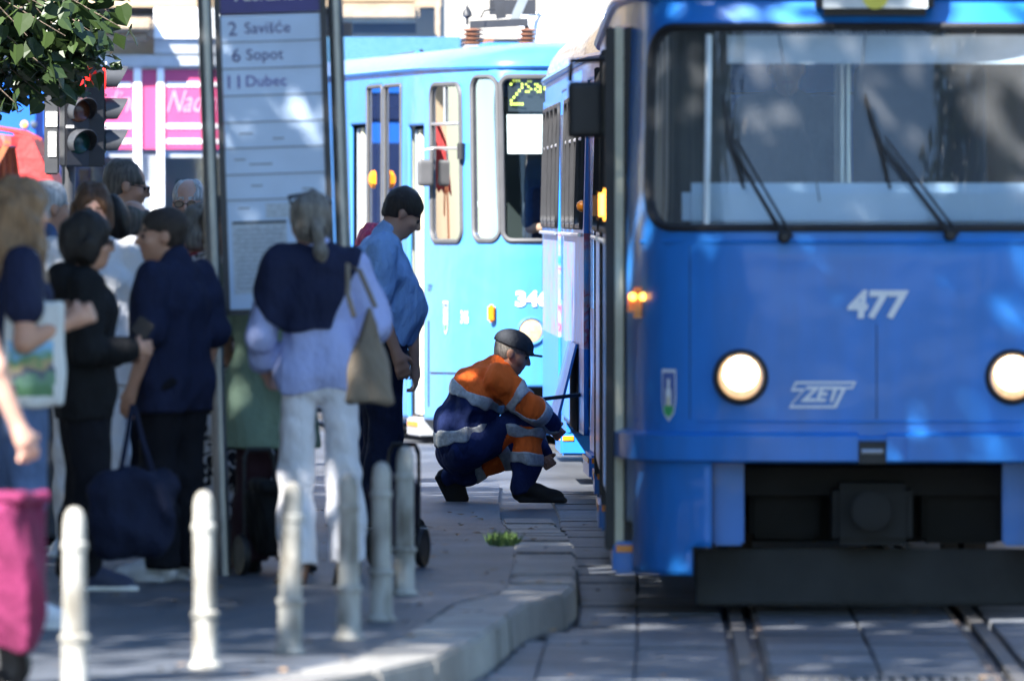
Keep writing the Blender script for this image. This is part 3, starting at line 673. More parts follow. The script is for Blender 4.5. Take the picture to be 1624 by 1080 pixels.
def build_shell(sh, root, holes, zb, mat, roofmat, dt=.03, dz=.03, fine_left=99.):
    """holes: (t0,t1,z0,z1,r); zb(t) lower edge"""
    tl = list(np.arange(-1.7, fine_left if fine_left < sh.Tm else sh.Tm, dt)) + list(np.arange(-sh.Tm, -1.7, .2)) + [sh.Tm]
    if fine_left < sh.Tm: tl += list(np.arange(fine_left, sh.Tm, .2))
    zl = list(np.arange(.12, sh.zc, dz)) + [sh.zc]
    for h in holes: tl += [h[0], h[1]]; zl += [h[2], h[3]]
    def uniq(a, e):
        a = sorted(a); o = [a[0]]
        for q in a[1:]:
            if q - o[-1] > e: o.append(q)
        return np.array(o)
    tl, zl = uniq(tl, .004), uniq(zl, .004)
    TT, ZZ = np.meshgrid(tl, zl, indexing='ij'); v = sh.S(TT, ZZ).reshape(-1, 3)
    tc = (TT[1:, 1:] + TT[:-1, :-1]) / 2; zc = (ZZ[1:, 1:] + ZZ[:-1, :-1]) / 2
    keep = zc > zb(tc)
    for h in holes: keep &= ~inside(tc, zc, h)
    i, j = np.nonzero(keep); nz = len(zl); a = i * nz + j
    f = np.stack([a + 1, a + nz + 1, a + nz, a], 1)
    used, inv = np.unique(f, return_inverse=True)
    o = link('body', np_mesh('body', v[used], inv.reshape(f.shape), mat), root)
    md = o.modifiers.new('t', 'SOLIDIFY'); md.thickness = .03; md.offset = -1
    # roof
    ts = uniq(list(np.arange(-sh.Tm, sh.Tm, .12)) + [sh.Tm], .004); vr = []; nv = 11
    base = sh.S(ts, np.full(len(ts), sh.zc)); sp = np.stack([np.zeros(len(ts)), np.clip(base[:, 1], 1.0, sh.L - 1.0), base[:, 2]], 1)
    for k in range(nv):
        a = math.pi / 2 * k / (nv - 1); q = max(math.cos(a), 0) ** .75; p = sp + (base - sp) * q; p[:, 2] = sh.zc + (sh.zt - sh.zc) * math.sin(a) ** .9; vr.append(p)
    vr = np.concatenate(vr); n = len(ts); fr = [(k * n + i, k * n + i + 1, (k + 1) * n + i + 1, (k + 1) * n + i) for k in range(nv - 1) for i in range(n - 1)]
    link('roof', np_mesh('roof', vr, fr, roofmat), root)
    g = MB().tube([Vector(p) + Vector((0, 0, .01)) for p in sh.S(ts[:-1], np.full(len(ts) - 1, sh.zc), .012)], .022, 6, closed=True).build('gutter', mat, root, smooth=True)
    return o
def window(sh, root, t0, t1, z0, z1, r, name='window', gw=.02, frame=None, gmat=None, inset=-.006):
    path = [Vector(sh.S(t, z, .006)) for t, z in rrect(t0, t1, z0, z1, r)]
    # subdivide long runs so the gasket follows the curve
    pp = []
    rr = rrect(t0, t1, z0, z1, r)
    for (a, b) in zip(rr, rr[1:] + rr[:1]):
        n = max(1, int(math.hypot(b[0] - a[0], b[1] - a[1]) / .08))
        for k in range(n): pp.append(Vector(sh.S(a[0] + (b[0] - a[0]) * k / n, a[1] + (b[1] - a[1]) * k / n, .004)))
    nt_, nz_ = max(2, int((t1 - t0) / .06)), 10
    tt, zz_ = np.meshgrid(np.linspace(t0, t1, nt_), np.linspace(z0, z1, nz_), indexing='ij'); v = sh.S(tt, zz_, inset).reshape(-1, 3)
    f = [(i * nz_ + j, (i + 1) * nz_ + j, (i + 1) * nz_ + j + 1, i * nz_ + j + 1) for i in range(nt_ - 1) for j in range(nz_ - 1)]
    # trim corner vertices onto the rounded outline
    rr_ = min(r, (t1 - t0) / 2, (z1 - z0) / 2); T_, Z_ = tt.ravel().copy(), zz_.ravel().copy()
    for cx, cz, sx, sz in ((t0 + rr_, z0 + rr_, -1, -1), (t1 - rr_, z0 + rr_, 1, -1), (t0 + rr_, z1 - rr_, -1, 1), (t1 - rr_, z1 - rr_, 1, 1)):
        dx, dz = T_ - cx, Z_ - cz; m = (dx * sx > 0) & (dz * sz > 0); l = np.hypot(dx, dz); k = np.where(m & (l > rr_), rr_ / np.maximum(l, 1e-6), 1); T_ = cx + dx * k; Z_ = cz + dz * k
    v = sh.S(T_, Z_, inset)
    g = link(name, np_mesh(name, v, f, gmat or m_glass), root)
    MB().tube(pp, gw, 6, closed=True).build('gasket', frame or m_rub, g, smooth=True)
    return g
def decal(sh, t0, z0, off=.007):
    return lambda a, b, t: tuple(sh.S(t0 - a, z0 + b, off + t))
def strip(sh, root, name, ta, tb, za, zb_, w, mat, off=.012):
    n = 10; pts = [Vector(sh.S(ta + (tb - ta) * k / n, za + (zb_ - za) * k / n, off)) for k in range(n + 1)]
    return MB().tube(pts, w, 6).build(name, mat, root, smooth=True)
def shield(sh, root, t0, z0, w, h, off=.006):
    out = [(-.5, .5), (.5, .5), (.5, -.1), (.38, -.34), (0, -.5), (-.38, -.34), (-.5, -.1)]
    def poly(name, pts, mat, o):
        vs = [tuple(sh.S(t0 - a * w, z0 + b * h, o)) for a, b in pts]; me = bpy.data.meshes.new(name); me.from_pydata(vs, [], [tuple(range(len(vs)))]); me.materials.append(mat); me.update(); return link(name, me, c)
    c = None; c = poly('crest', out, m_letter, off); c.parent = root
    poly('crest_field', [(a * .84, b * .88) for a, b in out], M('crest blue', (.07, .12, .35), .5), off + .001)
    poly('crest_wall', [(-.2, -.2), (.2, -.2), (.2, .12), (.1, .12), (.1, .32), (-.1, .32), (-.1, .12), (-.2, .12)], m_letter, off + .002)
    poly('crest_hill', [(-.34, -.2), (.34, -.2), (.3, -.34), (0, -.42), (-.3, -.34)], M('crest green', (.06, .36, .12), .5), off + .0025)
    poly('crest_gate', [(-.06, -.2), (.06, -.2), (.06, -.02), (-.06, -.02)], M('crest gold', (.55, .42, .05), .5), off + .003)

T4 = [(0, 0), (.0, .25), (.02, .55), (.09, .80), (.22, .95), (.5, 1.02), (1.2, 1.075), (2., 1.1), (4, 1.1), (7, 1.1), (10, 1.1), (12, 1.1), (12.8, 1.075), (13.5, 1.02), (13.78, .95), (13.91, .80), (13.98, .55), (14, .25), (14, 0)]
def t4_car(root, nose=True):
    sh = Shell(T4, 2.62, 3.08, ([0, 1.55, 2.5, 2.7], [0, 0, .16, .26]), 14., .02)
    tu = sh.t_u; tm = sh.Tm
    doors = [(.78, 2.0), (6.35, 7.6), (11.9, 13.1)]; wins = [(2.2, 3.15), (3.28, 4.24), (4.37, 5.3), (5.42, 6.2), (7.75, 8.7), (8.83, 9.76), (9.9, 10.8), (10.93, 11.7)]
    holes = []
    tw1 = sh.t_w(.955)
    front = (-tw1, tw1, 1.645, 2.495, .17); holes.append(front)
    rear = (tm - .72, tm + .5, 1.65, 2.4, .12); rear2 = (-tm - .5, -tm + .72, 1.65, 2.4, .12); holes += [rear, rear2]
    dh = [(tu(a), tu(b), .30, 2.5, .06) for a, b in doors]; wh = [(tu(a), tu(b), 1.63, 2.42, .07) for a, b in wins]
    wr = [(-tu(b), -tu(a), 1.63, 2.42, .07) for a, b in wins + doors]
    holes += dh + wh + wr
    def zb(t):
        a = np.abs(t); z = np.where(a < .76, .66, np.where(a < 1.32, .17, .38)); z = np.where((a > .70) & (a < .80), .3 + (a - .70) * 0 , z); return z
    build_shell(sh, root, holes, zb, m_blue, m_roofp)
    for h in wh:
        w = window(sh, root, *h); tz = 2.16; strip(sh, w, 'window_bar', h[0] + .02, h[1] - .02, tz, tz, .012, m_alu, .0)
    for h in wr: window(sh, root, *h)
    g = window(sh, root, *front, name='windscreen', gw=.018, gmat=m_wsg)
    tp = sh.t_w(.71)
    for q in (-tp, tp): strip(sh, g, 'pillar', q, q, 1.66, 2.46, .014, m_alu, .008)
    window(sh, root, tm - .72, tm - .01, 1.65, 2.4, .1, 'rear_window'); window(sh, root, -tm + .01, -tm + .72, 1.65, 2.4, .1, 'rear_window')
    # doors: folded leaves standing out at both ends of the opening, a step below
    for k, (a, b) in enumerate(doors):
        for e, sgn in ((a, 1), (b, -1)):
            w0 = abs(float(sh.S(tu(e), 1.2)[0])); x0 = -w0
            d = link('door', None, root)
            for i, (dx, mt, tk) in enumerate(((-.07, m_rub, .05), (-.032, m_cream, .036), (.012, m_rub, .05)) if k == 0 and sgn == 1 else ((.012, m_rub, .05), (.05, m_cream, .036))):
                Bx('door_leaf', (x0 + dx, e + sgn * (.06 + .012 * i), 1.385), (.042, .10, 2.24), mt, d, bevel=.006)
            if k == 0 and sgn == 1: Bx('door_pane', (x0 - .02, e + sgn * .115, 1.62), (.10, .008, 1.3), m_navy, d)
        wm = abs(float(sh.S(tu((a + b) / 2), 1.2)[0]))
        st_ = Bx('step', (-wm + .10, (a + b) / 2, .23), (.24, b - a, .14), m_blue, root, bevel=.015)
        Bx('step_marker', (-wm - .022, (a + b) / 2, .27), (.006, b - a - .1, .03), m_lamp_o, st_); Bx('step_marker', (-wm + .03, a - .004, .27), (.07, .006, .03), m_lamp_o, st_)
        Bx('step', (-wm + .28, (a + b) / 2, .52), (.3, b - a, .06), m_rub, root)
        Bx('stairwell', (-wm + .46, (a + b) / 2, .55), (.04, b - a, .6), m_blk, root)
    # floor, underframe, bogies
    Bx('floor', (0, 7, .86), (1.5, 13.3, .05), M('tram floor', (.09, .09, .09), .8), root); Bx('underframe', (.12, 7.2, .6), (1.55, 12.2, .42), m_blk, root)
    for y in (3.4, 10.4):
        bg = MB().box((0, y, .36), (1.3, 2.3, .22)).build('bogie', m_blk, root)
        for yy in (y - .95, y + .95):
            for x in (-.52, .52): MB().cyl((x - .05, yy, .33), (x + .05, yy, .33), .33, n=24).build('wheel', m_rust, bg, smooth=True)
    for y in (4.0, 5.6, 8.4, 9.8):                       # seat backs seen through the windows
        for x in (-.75, .7): Bx('passenger_seat', (x, y, 1.32), (.42, .08, .75), m_seat, root, bevel=.03)
    for y in (2.25, 6.1, 7.9, 11.6):
        MB().cyl((-.62, y, .88), (-.62, y, 2.6), .018, n=8).build('grab_pole', m_cream, root, smooth=True)
    return sh

# ---- leading motor car
car = thing('tram', 'blue tram 477 with lit headlights, wipers and open front door', 'tram', (1.53, FPX / 377., 0), R(-.12), 'blue trams at the stop')
sh = t4_car(car)
def on(x, z, off=0): return Vector(sh.S(-np.sign(x) * sh.t_w(abs(x)), z, off))
tq = lambda x: -math.copysign(sh.t_w(abs(x)), x)
# bumper with the recessed coupler hatch
def band(x0, x1, z0, z1, off, mat, name, par):
    n = max(2, int(abs(tq(x1) - tq(x0)) / .05)); vs = []
    for k in range(n + 1):
        t = tq(x0) + (tq(x1) - tq(x0)) * k / n
        for o_, z in ((-.01, z0), (off, z0 + .012), (off, z1 - .02), (-.01, z1)): vs.append(tuple(sh.S(t, z, o_)))
    fs = [(k * 4 + q, k * 4 + q + 1, k * 4 + q + 5, k * 4 + q + 4) for k in range(n) for q in range(3)] + [(0, 1, 2, 3), (n * 4, n * 4 + 1, n * 4 + 2, n * 4 + 3)]
    return MB().add(vs, fs).build(name, mat, par, smooth=True)
bm_ = band(-1.05, -.075, .655, .79, .05, m_blue, 'bumper', car); band(.13, 1.05, .655, .79, .05, m_blue, 'bumper', car); band(.045, .13, .655, .79, .032, m_blue, 'bumper', car)
band(-.075, .045, .74, .78, .02, m_blue, 'coupler_hatch', car); Bx('coupler_recess', (-.015, .02, .70), (.12, .05, .09), m_rub, car); MB().tube([(-.06, -.015, .705), (.03, -.015, .705)], .01, 6).build('coupler_handle', m_alu, car, smooth=True)
strip(sh, car, 'belt_bead', tq(-.98), tq(.98), 1.585, 1.585, .009, m_blue, .004); strip(sh, car, 'belt_bead', tq(-1.0), tq(1.0), .83, .83, .006, m_blue, .002)
strip(sh, car, 'panel_seam', tq(.004), tq(.004), .84, 1.24, .0022, m_rub, .0); strip(sh, car, 'panel_seam', tq(-.78), tq(-.78), .84, 1.57, .002, m_rub, .0)
MB().lathe([(.05, -.12), (.05, .0), (.085, .02), (.085, .06), (.04, .07)], (-.01, .28, .45), 16, Matrix.Rotation(R(90), 3, 'X')).build('coupler_head', m_blk, car, smooth=True)
# under the nose
for sgn in (-1, 1): Bx('bracket', (sgn * .615, .30, .48), (.135, .06, .36), m_blue, car, bevel=.012)
Bx('lifeguard_board', (-.02, .55, .155), (1.46, .06, .24), M('lifeguard', (.015, .015, .015), .7, 0, .5, 4, bump=.4, bs=9), car, rot=Matrix.Rotation(R(-8), 3, 'X'), bevel=.01)
Bx('coupler', (0, .55, .43), (.34, .45, .26), m_blk, car, bevel=.03); Bx('equipment_box', (-.36, 1.1, .46), (.3, .5, .3), m_blk, car, bevel=.02); Bx('equipment_box', (.4, 1.1, .46), (.34, .5, .34), m_blk, car, bevel=.02)
Bx('cross_beam', (0, .75, .56), (1.5, .1, .12), m_blk, car)
# headlights
m_hl = M('headlight glass', (.9, .9, .85), .15, 0, .1, 40, emit=(1., .86, .62), es=5.); m_refl = M('headlight reflector', (.7, .66, .6), .2, .8, .2, 50)
for x in (-.567, .577):
    c = on(x, zz(598, 377.), 0); rot = Matrix.Rotation(R(90), 3, 'X')
    h = MB().lathe([(.118, -.03), (.118, .016), (.11, .028), (.097, .032), (.093, .02), (.091, -.02)], c, 32, rot).build('headlight', m_rub, car, smooth=True)
    MB().lathe([(.094, .0), (.088, .016), (.06, .026), (.0, .03)], c, 32, rot).build('lens', M('headlight lens', (.75, .58, .42), .25, 0, .3, 40, emit=(1., .55, .22), es=.2), h, smooth=True)
    MB().lathe([(.072, .024), (.066, .031), (.04, .037), (.0, .04)], c + Vector((0, 0, .014)), 28, rot).build('lit_reflector', m_hl, h, smooth=True)
# lettering: fleet number, operator badge, crest
lettering('fleet_number', '477', .155, decal(sh, tq(0.0), zz(485, 377.)), m_letter, car, .006, .12, 1.02)
def poly_on(name, pts, t0, z0, w, hgt, par, mat, off=.006, ring=None):
    vs = [tuple(sh.S(t0 - a * w, z0 + b * hgt, off)) for a, b in pts]; fs = [tuple(range(len(vs)))]
    if ring:
        n = len(pts); vs += [tuple(sh.S(t0 - a * w, z0 + b * hgt, off)) for a, b in ring]; fs = [(i, (i + 1) % n, n + (i + 1) % n, n + i) for i in range(n)]
    me = bpy.data.meshes.new(name); me.from_pydata(vs, [], fs); me.materials.append(mat); me.update(); return link(name, me, par)
zo = [(-.40, .5), (.5, .5), (.44, .22), (.34, .22), (.20, -.5), (-.5, -.5), (-.44, -.25), (-.30, .14), (-.47, .14)]
zi = [(-.375, .41), (.455, .41), (.425, .30), (.30, .30), (.165, -.41), (-.455, -.41), (-.43, -.30), (-.25, .23), (-.43, .23)]
bd = poly_on('operator_badge', zo, tq(-.223), zz(626, 377.), .285, .112, car, m_letter, ring=zi)
lettering('badge_lettering', 'ZET', .086, decal(sh, tq(-.235), zz(626, 377.), .0065), m_letter, car, .003, .32, 1.0)
shield(sh, car, tq(-.865), zz(628, 377.), .075, .22)
# corner indicators and door lamps
def lamp(p, d, sz, mat, par, name='indicator'):
    rot = Vector(d).to_track_quat('Z', 'Y').to_matrix()
    return MB().lathe([(sz, 0), (sz * .95, sz * .5), (sz * .6, sz * .95), (0.002, sz * 1.1)], p, 16, rot).build(name, mat, par, smooth=True)
for sgn in (-1, 1):
    p = on(sgn * .985, zz(480, 374.), 0); b_ = MB().box(p + Vector((sgn * .012, -.012, 0)), (.085, .07, .13)).build('indicator', m_lamp_o, car, bevel=.025)
    for dx in (-.022, .022): lamp(p + Vector((sgn * .012 + dx, -.046, .025)), (0, -1, 0), .016, m_lamp_on, b_, 'bulb')
for e, on_ in ((2.12, True), (6.2, False)):
    w0 = abs(float(sh.S(sh.t_u(e), 1.75)[0])); lp = MB().box((-w0 - .03, e, 1.745), (.05, .06, .14)).build('door_lamp', m_lamp_on if on_ else m_lamp_o, car, bevel=.02)
# wipers
def wiper(piv, tip, top, bot, par):
    wp = MB().lathe([(.028, -.01), (.028, .03), (.015, .045)], piv, 14, Matrix.Rotation(R(90), 3, 'X')).build('wiper', m_rub, par, smooth=True)
    d = Vector((0, -.035, 0)); MB().tube([Vector(piv) + d, Vector(tip) + d], [.011, .007], 6).build('wiper_arm', m_rub, wp, smooth=True)
    MB().tube([Vector(piv) + d + Vector((.035, 0, 0)), Vector(tip) + d + Vector((.02, 0, .03))], [.006, .005], 6).build('wiper_rod', m_rub, wp, smooth=True)
    MB().tube([Vector(top) + d * .9, Vector(tip) + d, Vector(bot) + d * .9], [.006, .011, .006], 6).build('wiper_blade', m_rub, wp, smooth=True)
def fr(x, y, off=.02):
    X = xx(x, 377.) - 1.53; Z = zz(y, 377.); return on(X, Z, off)
wiper(fr(1244, 376), fr(1158, 232), fr(1146, 150), fr(1180, 300), car); wiper(fr(1506, 372), fr(1396, 228), fr(1372, 150), fr(1412, 300), car)
# destination box and what stands behind the screen
db = Bx('destination_box', (0, .16, 2.64), (.50, .16, .20), m_rub, car, bevel=.035); Bx('destination_glass', (0, .07, 2.645), (.44, .01, .15), M('destination face', (.50, .54, .56), .3, 0, .1, 9), db)
MB().cyl((0, .066, 2.62), (0, .062, 2.62), .055, n=20).build('route_disc', M('route yellow', (.7, .62, .08), .5), db)
Bx('dashboard', (.0, .34, 1.735), (1.62, .26, .20), m_dash, car, bevel=.04); Bx('sun_blind', (.02, .27, 2.40), (1.28, .01, .12), M('sun blind', (.55, .60, .66), .8), car)
sf = SDF(); sf.box((0, 0, 0), (.29, .06, .36), .055); sf.ell((0, 0, .33), (.22, .06, .09), k=.05); ob = sf.build('driver_seat', .014, m_seat, car); ob.location = (.235, 1.25, 2.0)
Bx('seat_base', (.235, 1.1, 1.58), (.5, .45, .14), m_seat, car, bevel=.04); MB().cyl((.235, 1.15, .88), (.235, 1.15, 1.52), .06).build('seat_pedestal', m_rub, car)
MB().cyl((-.09, 1.5, .88), (-.09, 1.5, 2.6), .035, n=12).build('cab_pole', m_alu, car, smooth=True); Bx('cab_partition', (.72, 2.1, 1.75), (.62, .04, 1.7), M('partition', (.20, .12, .08), .6, 0, .2, 4), car)
MB().tube([fr(1232, 50, -.05), fr(1250, 150, -.05), fr(1285, 230, -.05), fr(1300, 320, -.05)], .004, 5).build('hanging_cable', m_rub, car)
MB().tube([fr(1375, 50, -.05), fr(1368, 110, -.05), fr(1362, 160, -.05)], .004, 5).build('hanging_cable', m_rub, car)
Bx('door_post', (-.80, .80, 1.7), (.42, .05, 1.75), m_int, car); Bx('door_post', (-.90, .765, 1.7), (.07, .03, 1.75), m_cream, car)
# mirror
w0 = -1.03
mi = SDF().box((0, 0, 0), (.078, .022, .122), .02).build('mirror', .012, m_rub, car); mi.location = (xx(928, 366.) - 1.53, 1.05, zz(175, 366.))
MB().tube([(-1.0, .85, zz(92, 368.)), (-1.12, .95, zz(95, 368.)), (xx(905, 366.) - 1.53, 1.04, zz(98, 366.)), (xx(903, 366.) - 1.53, 1.05, zz(130, 366.))], .012, 8).build('mirror_arm', m_rub, mi, smooth=True)
for ch in mi.children: ch.location = -mi.location
# side pocket below the belt (grab rail)
for ya, yb in ((2.2, 6.2), (7.75, 11.7)): MB().tube([(-1.118, ya, 1.58), (-1.118, yb, 1.58)], .012, 6).build('side_trim', m_alu, car)

# ---- trailer car
car2 = thing('tram', 'blue tram trailer with dull silver roof behind tram 477, opened skirt flap', 'tram', (1.565, FPX / 377. + 14.5, 0), R(1.22), 'blue trams at the stop')
for ch in list(car.children):
    if ch.name.split('.')[0] in ('body', 'roof', 'gutter', 'window', 'door', 'step', 'stairwell', 'floor', 'underframe', 'bogie', 'passenger_seat', 'grab_pole', 'windscreen', 'rear_window', 'side_trim', 'dashboard') and not ch.name.startswith('door'):
        c = ch.copy(); COL.objects.link(c); c.parent = car2
        for g in ch.children: q = g.copy(); COL.objects.link(q); q.parent = c
m_streaks = bpy.data.materials.new('trailer streaks'); m_streaks.use_nodes = True; n_ = m_streaks.node_tree; b_ = n_.nodes['Principled BSDF']; b_.inputs['Roughness'].default_value = .28  # noise streaks of blue, grey and red along the lower side
tc_ = n_.nodes.new('ShaderNodeTexCoord'); mp_ = n_.nodes.new('ShaderNodeMapping'); mp_.inputs['Scale'].default_value = (1, 2.6, 1.1); n_.links.new(tc_.outputs['Object'], mp_.inputs[0])
no_ = n_.nodes.new('ShaderNodeTexNoise'); no_.inputs['Scale'].default_value = 2.4; no_.inputs['Detail'].default_value = 5; no_.inputs['Distortion'].default_value = 1.5; n_.links.new(mp_.outputs[0], no_.inputs['Vector'])
rp_ = n_.nodes.new('ShaderNodeValToRGB'); el_ = rp_.color_ramp.elements; el_[0].position = .3; el_[0].color = (.02, .2, .6, 1); el_[1].position = .75; el_[1].color = (.03, .25, .62, 1)
for p_, c_ in ((.42, (.06, .30, .65)), (.48, (.20, .30, .50)), (.54, (.34, .06, .10)), (.58, (.26, .28, .36)), (.64, (.10, .32, .66))): e_ = el_.new(p_); e_.color = (*c_, 1)
n_.links.new(no_.outputs[0], rp_.inputs[0]); n_.links.new(rp_.outputs[0], b_.inputs['Base Color'])
sp_ = [o for o in car2.children if o.name.startswith('body')][0]; sp_.data = sp_.data.copy(); sp_.data.materials.append(m_streaks)
zz_ = np.array([p.center[2] for p in sp_.data.polygons]); sp_.data.polygons.foreach_set('material_index', ((zz_ > .9) & (zz_ < 1.6)).astype(np.int32))
for a, b in ((.78, 2.0), (6.35, 7.6), (11.9, 13.1)):          # closed folding doors
    w0 = abs(float(sh.S(sh.t_u((a + b) / 2), 1.2)[0])); dr = link('door', None, car2); n = 4
    for i in range(n):
        y0 = a + (b - a) * (i + .5) / n; Bx('door_leaf', (-w0 + .035, y0, 1.40), (.03, (b - a) / n - .02, 2.2), m_blue, dr, bevel=.006); Bx('door_pane', (-w0 + .016, y0, 1.75), (.012, (b - a) / n - .09, 1.2), m_navy, dr, bevel=.003)
Bx('coupling', (0, -.15, .5), (.16, .9, .14), m_blk, car2)
fl = MB().add([(-1.12, 2.9, .92), (-1.12, 4.6, .92), (-1.26, 4.6, .36), (-1.26, 2.9, .36), (-1.105, 2.9, .92), (-1.105, 4.6, .92), (-1.245, 4.6, .35), (-1.245, 2.9, .35)], [(0, 1, 2, 3), (7, 6, 5, 4), (0, 3, 7, 4), (1, 5, 6, 2), (0, 4, 5, 1), (3, 2, 6, 7)]).build('skirt_flap', m_blue, car2)
fl['label'] = 'opened blue skirt flap tilted out'
Bx('skirt_opening', (-1.09, 3.75, .64), (.04, 1.6, .5), m_blk, car2); MB().tube([(-1.1, 2.6, .62), (-1.33, 2.3, .60)], .012, 6).build('prop_rod', m_rub, car2)
lamp((-1.13, 1.0, 1.75), (-1, 0, 0), .035, m_lamp_o, car2, 'door_lamp')

# ---- tram 346 behind
KT = [(0, 0), (0, .3), (.01, .55), (.06, .70), (.16, .79), (.55, .93), (1.3, 1.07), (2., 1.1), (4, 1.1), (6.5, 1.1), (8.5, 1.1), (8.9, 1.1), (9, .9), (9, 0)]
k4 = thing('tram', 'sunlit light blue tram 346 on line 2 with pantograph gear on its roof', 'tram', (.635, FPX / 213., 0), R(10), 'blue trams at the stop')
sk = Shell(KT, 2.80, 3.0, ([0, 1.4, 2.7, 2.9], [0, 0, .14, .2]), 9., .0)
rz10 = Matrix.Rotation(R(10), 3, 'Z'); kl = Vector(k4.location)
def px_t(x, z=1.9):
    lo_, hi_ = 0., 8.
    for _ in range(40):
        m_ = (lo_ + hi_) / 2; p = rz10 @ Vector(sk.S(m_, z)) + kl
        if 812 + p.x * FPX / p.y > x: lo_ = m_
        else: hi_ = m_
    return lo_
def px_z(x, y): t = px_t(x); p = rz10 @ Vector(sk.S(t, 1.7)) + kl; return CAMZ - (y - HORY) * p.y / FPX
T = px_t
ws = (-T(794) + .0, T(797), px_z(800, 382), px_z(800, 122), .07)
cw = (T(792), T(751), px_z(770, 382), px_z(770, 122), .09); dw = (T(733), T(685), px_z(710, 383), px_z(710, 134), .10)
o1 = (T(672), T(648), px_z(660, 664), px_z(660, 200), .01); s1 = (T(637), T(611), px_z(625, 600), px_z(625, 136), .02); s2 = (T(607), T(584), px_z(595, 500), px_z(595, 138), .03); o2 = (T(580), T(556), px_z(568, 664), px_z(568, 198), .01)
hk = [ws, cw, dw, o1, s1, s2, o2, (-T(640), -T(700), 1.45, 2.6, .05), (-T(545), -T(620), 1.45, 2.6, .05)]
skb = px_z(670, 664) - .1
def zbk(t):
    a = np.abs(t); return np.where(a < .62, .42, .16)
m_kt = tram_paint('sunlit tram blue', (.05, .225, .58)); k_glass = glass('clean tram glass', (.72, .80, .82), .7)  # tram blue lightened in the colour itself to look sunlit
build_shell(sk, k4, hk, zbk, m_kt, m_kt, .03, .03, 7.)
m_gg = M('grey gasket', (.06, .06, .063), .6, 0, .1, 10)
wsg = window(sk, k4, *ws, name='windscreen', gw=.02, frame=m_gg, gmat=k_glass); window(sk, k4, *cw, gw=.018, frame=m_gg, gmat=k_glass); w_ = window(sk, k4, *dw, gw=.018, frame=m_gg, gmat=k_glass)
zb_ = px_z(710, 197); strip(sk, w_, 'window_bar', dw[0] + .02, dw[1] - .02, zb_, zb_, .012, m_alu, .004); tmid = (dw[0] + dw[1]) / 2; strip(sk, w_, 'window_bar', tmid, tmid, zb_, dw[3] - .02, .01, m_alu, .004)
for h in (s1, s2): w_ = window(sk, k4, *h, gw=.014, frame=m_gg, gmat=k_glass)
for h in (o1, o2):
    a, b_ = h[0], h[1]; p = [Vector(sk.S(a + (b_ - a) * q, 1.5, -.05)) for q in (.25, .62, .9)]
    dl = link('door', None, k4)
    for i, q in enumerate(p): Bx('door_leaf', (q.x + .02, q.y, (h[2] + h[3]) / 2), (.05, .09, h[3] - h[2] - .05), [m_rub, m_cream, m_grey][i], dl, bevel=.008)
    q = sk.S((a + b_) / 2, .2, -.06); st_ = Bx('step', (q[0], q[1], h[2] - .06), (.16, b_ - a, .14), m_grey, k4, bevel=.01); Bx('step_marker', (q[0] - .083, q[1], h[2] - .04), (.006, (b_ - a) * .8, .035), m_lamp_o, st_)
strip(sk, k4, 'belt_line', T(680), T(680), .25, .9, .006, m_rub, .002); strip(sk, k4, 'belt_line', T(683), T(745), px_z(700, 592), px_z(745, 592), .006, m_rub, .002)
zq = px_z(840, 525); tq_ = T(840)
for t in (tq_, -tq_ + .0):
    c = Vector(sk.S(t, zq, 0)); rot = Matrix.Rotation(R(90), 3, 'X')
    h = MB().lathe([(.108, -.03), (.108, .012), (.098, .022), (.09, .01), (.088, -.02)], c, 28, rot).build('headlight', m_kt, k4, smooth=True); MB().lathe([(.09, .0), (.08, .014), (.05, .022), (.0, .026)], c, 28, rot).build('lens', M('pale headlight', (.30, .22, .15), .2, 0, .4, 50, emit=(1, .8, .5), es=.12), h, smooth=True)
lettering('fleet_number', '346', .15, decal(sk, T(842), px_z(848, 475)), m_letter, k4, .007, 0, 1.12); lettering('fleet_number', '346', .13, decal(sk, T(737), px_z(737, 504)), m_letter, k4, .003, 0, .72)
shield(sk, k4, T(707), px_z(707, 504), .10, .25); lettering('operator_badge', 'ZET', .06, decal(sk, T(682), px_z(682, 456)), M('badge blue', (.02, .08, .3), .5), k4, .002, .3)
p = Vector(sk.S(T(781), px_z(781, 497), .0)); MB().box(p + Vector((-.02, -.02, 0)), (.055, .055, .13)).build('indicator', m_lamp_o, k4, bevel=.015)
p = Vector(sk.S(T(605), px_z(605, 285), .05)); MB().lathe([(.07, 0), (.065, .03), (.03, .05)], p, 6, Matrix.Rotation(R(-90), 3, 'Y')).build('indicator', m_lamp_o, k4)
# route display, paper sheet, driver's cab
dsp = MB().add([tuple(sk.S(t, z, -.03)) for t, z in ((ws[1] - .05, ws[3] - .05), (ws[1] - .9, ws[3] - .05), (ws[1] - .9, ws[3] - .26), (ws[1] - .05, ws[3] - .26))], [(0, 1, 2, 3)]).build('route_display', M('display black', (.03, .035, .04), .4), k4)
m_led = M('display dots', (.7, .8, .1), .5, emit=(.75, .85, .12), es=.22)
G2 = {'2': ['.###.', '#...#', '....#', '...#.', '..#..', '.#...', '#....', '#####'], 'S': ['.##', '#..', '.#.', '..#', '##.'], 'a': ['...', '##.', '.##', '#.#', '.##'], 'v': ['...', '#.#', '#.#', '#.#', '.#.'], 'i': ['.#.', '...', '.#.', '.#.', '.#.']}
vs, fs = [], []
def dots(gl, x, y, sx, sy):
    for r_, row in enumerate(gl):
        for c_, ch in enumerate(row):
            if ch == '#':
                k = len(vs)
                for a, b in ((0, 0), (.75, 0), (.75, .8), (0, .8)): vs.append(tuple(sk.S(T(x + (c_ + a) * sx), px_z(820, y + (r_ + b) * sy), -.022)))
                fs.append((k, k + 1, k + 2, k + 3))
dots(G2['2'], 811, 126, 4.6, 5.3)
for i, ch in enumerate('Savi'): dots(G2[ch], 836 + i * 15, 128, 4, 4)
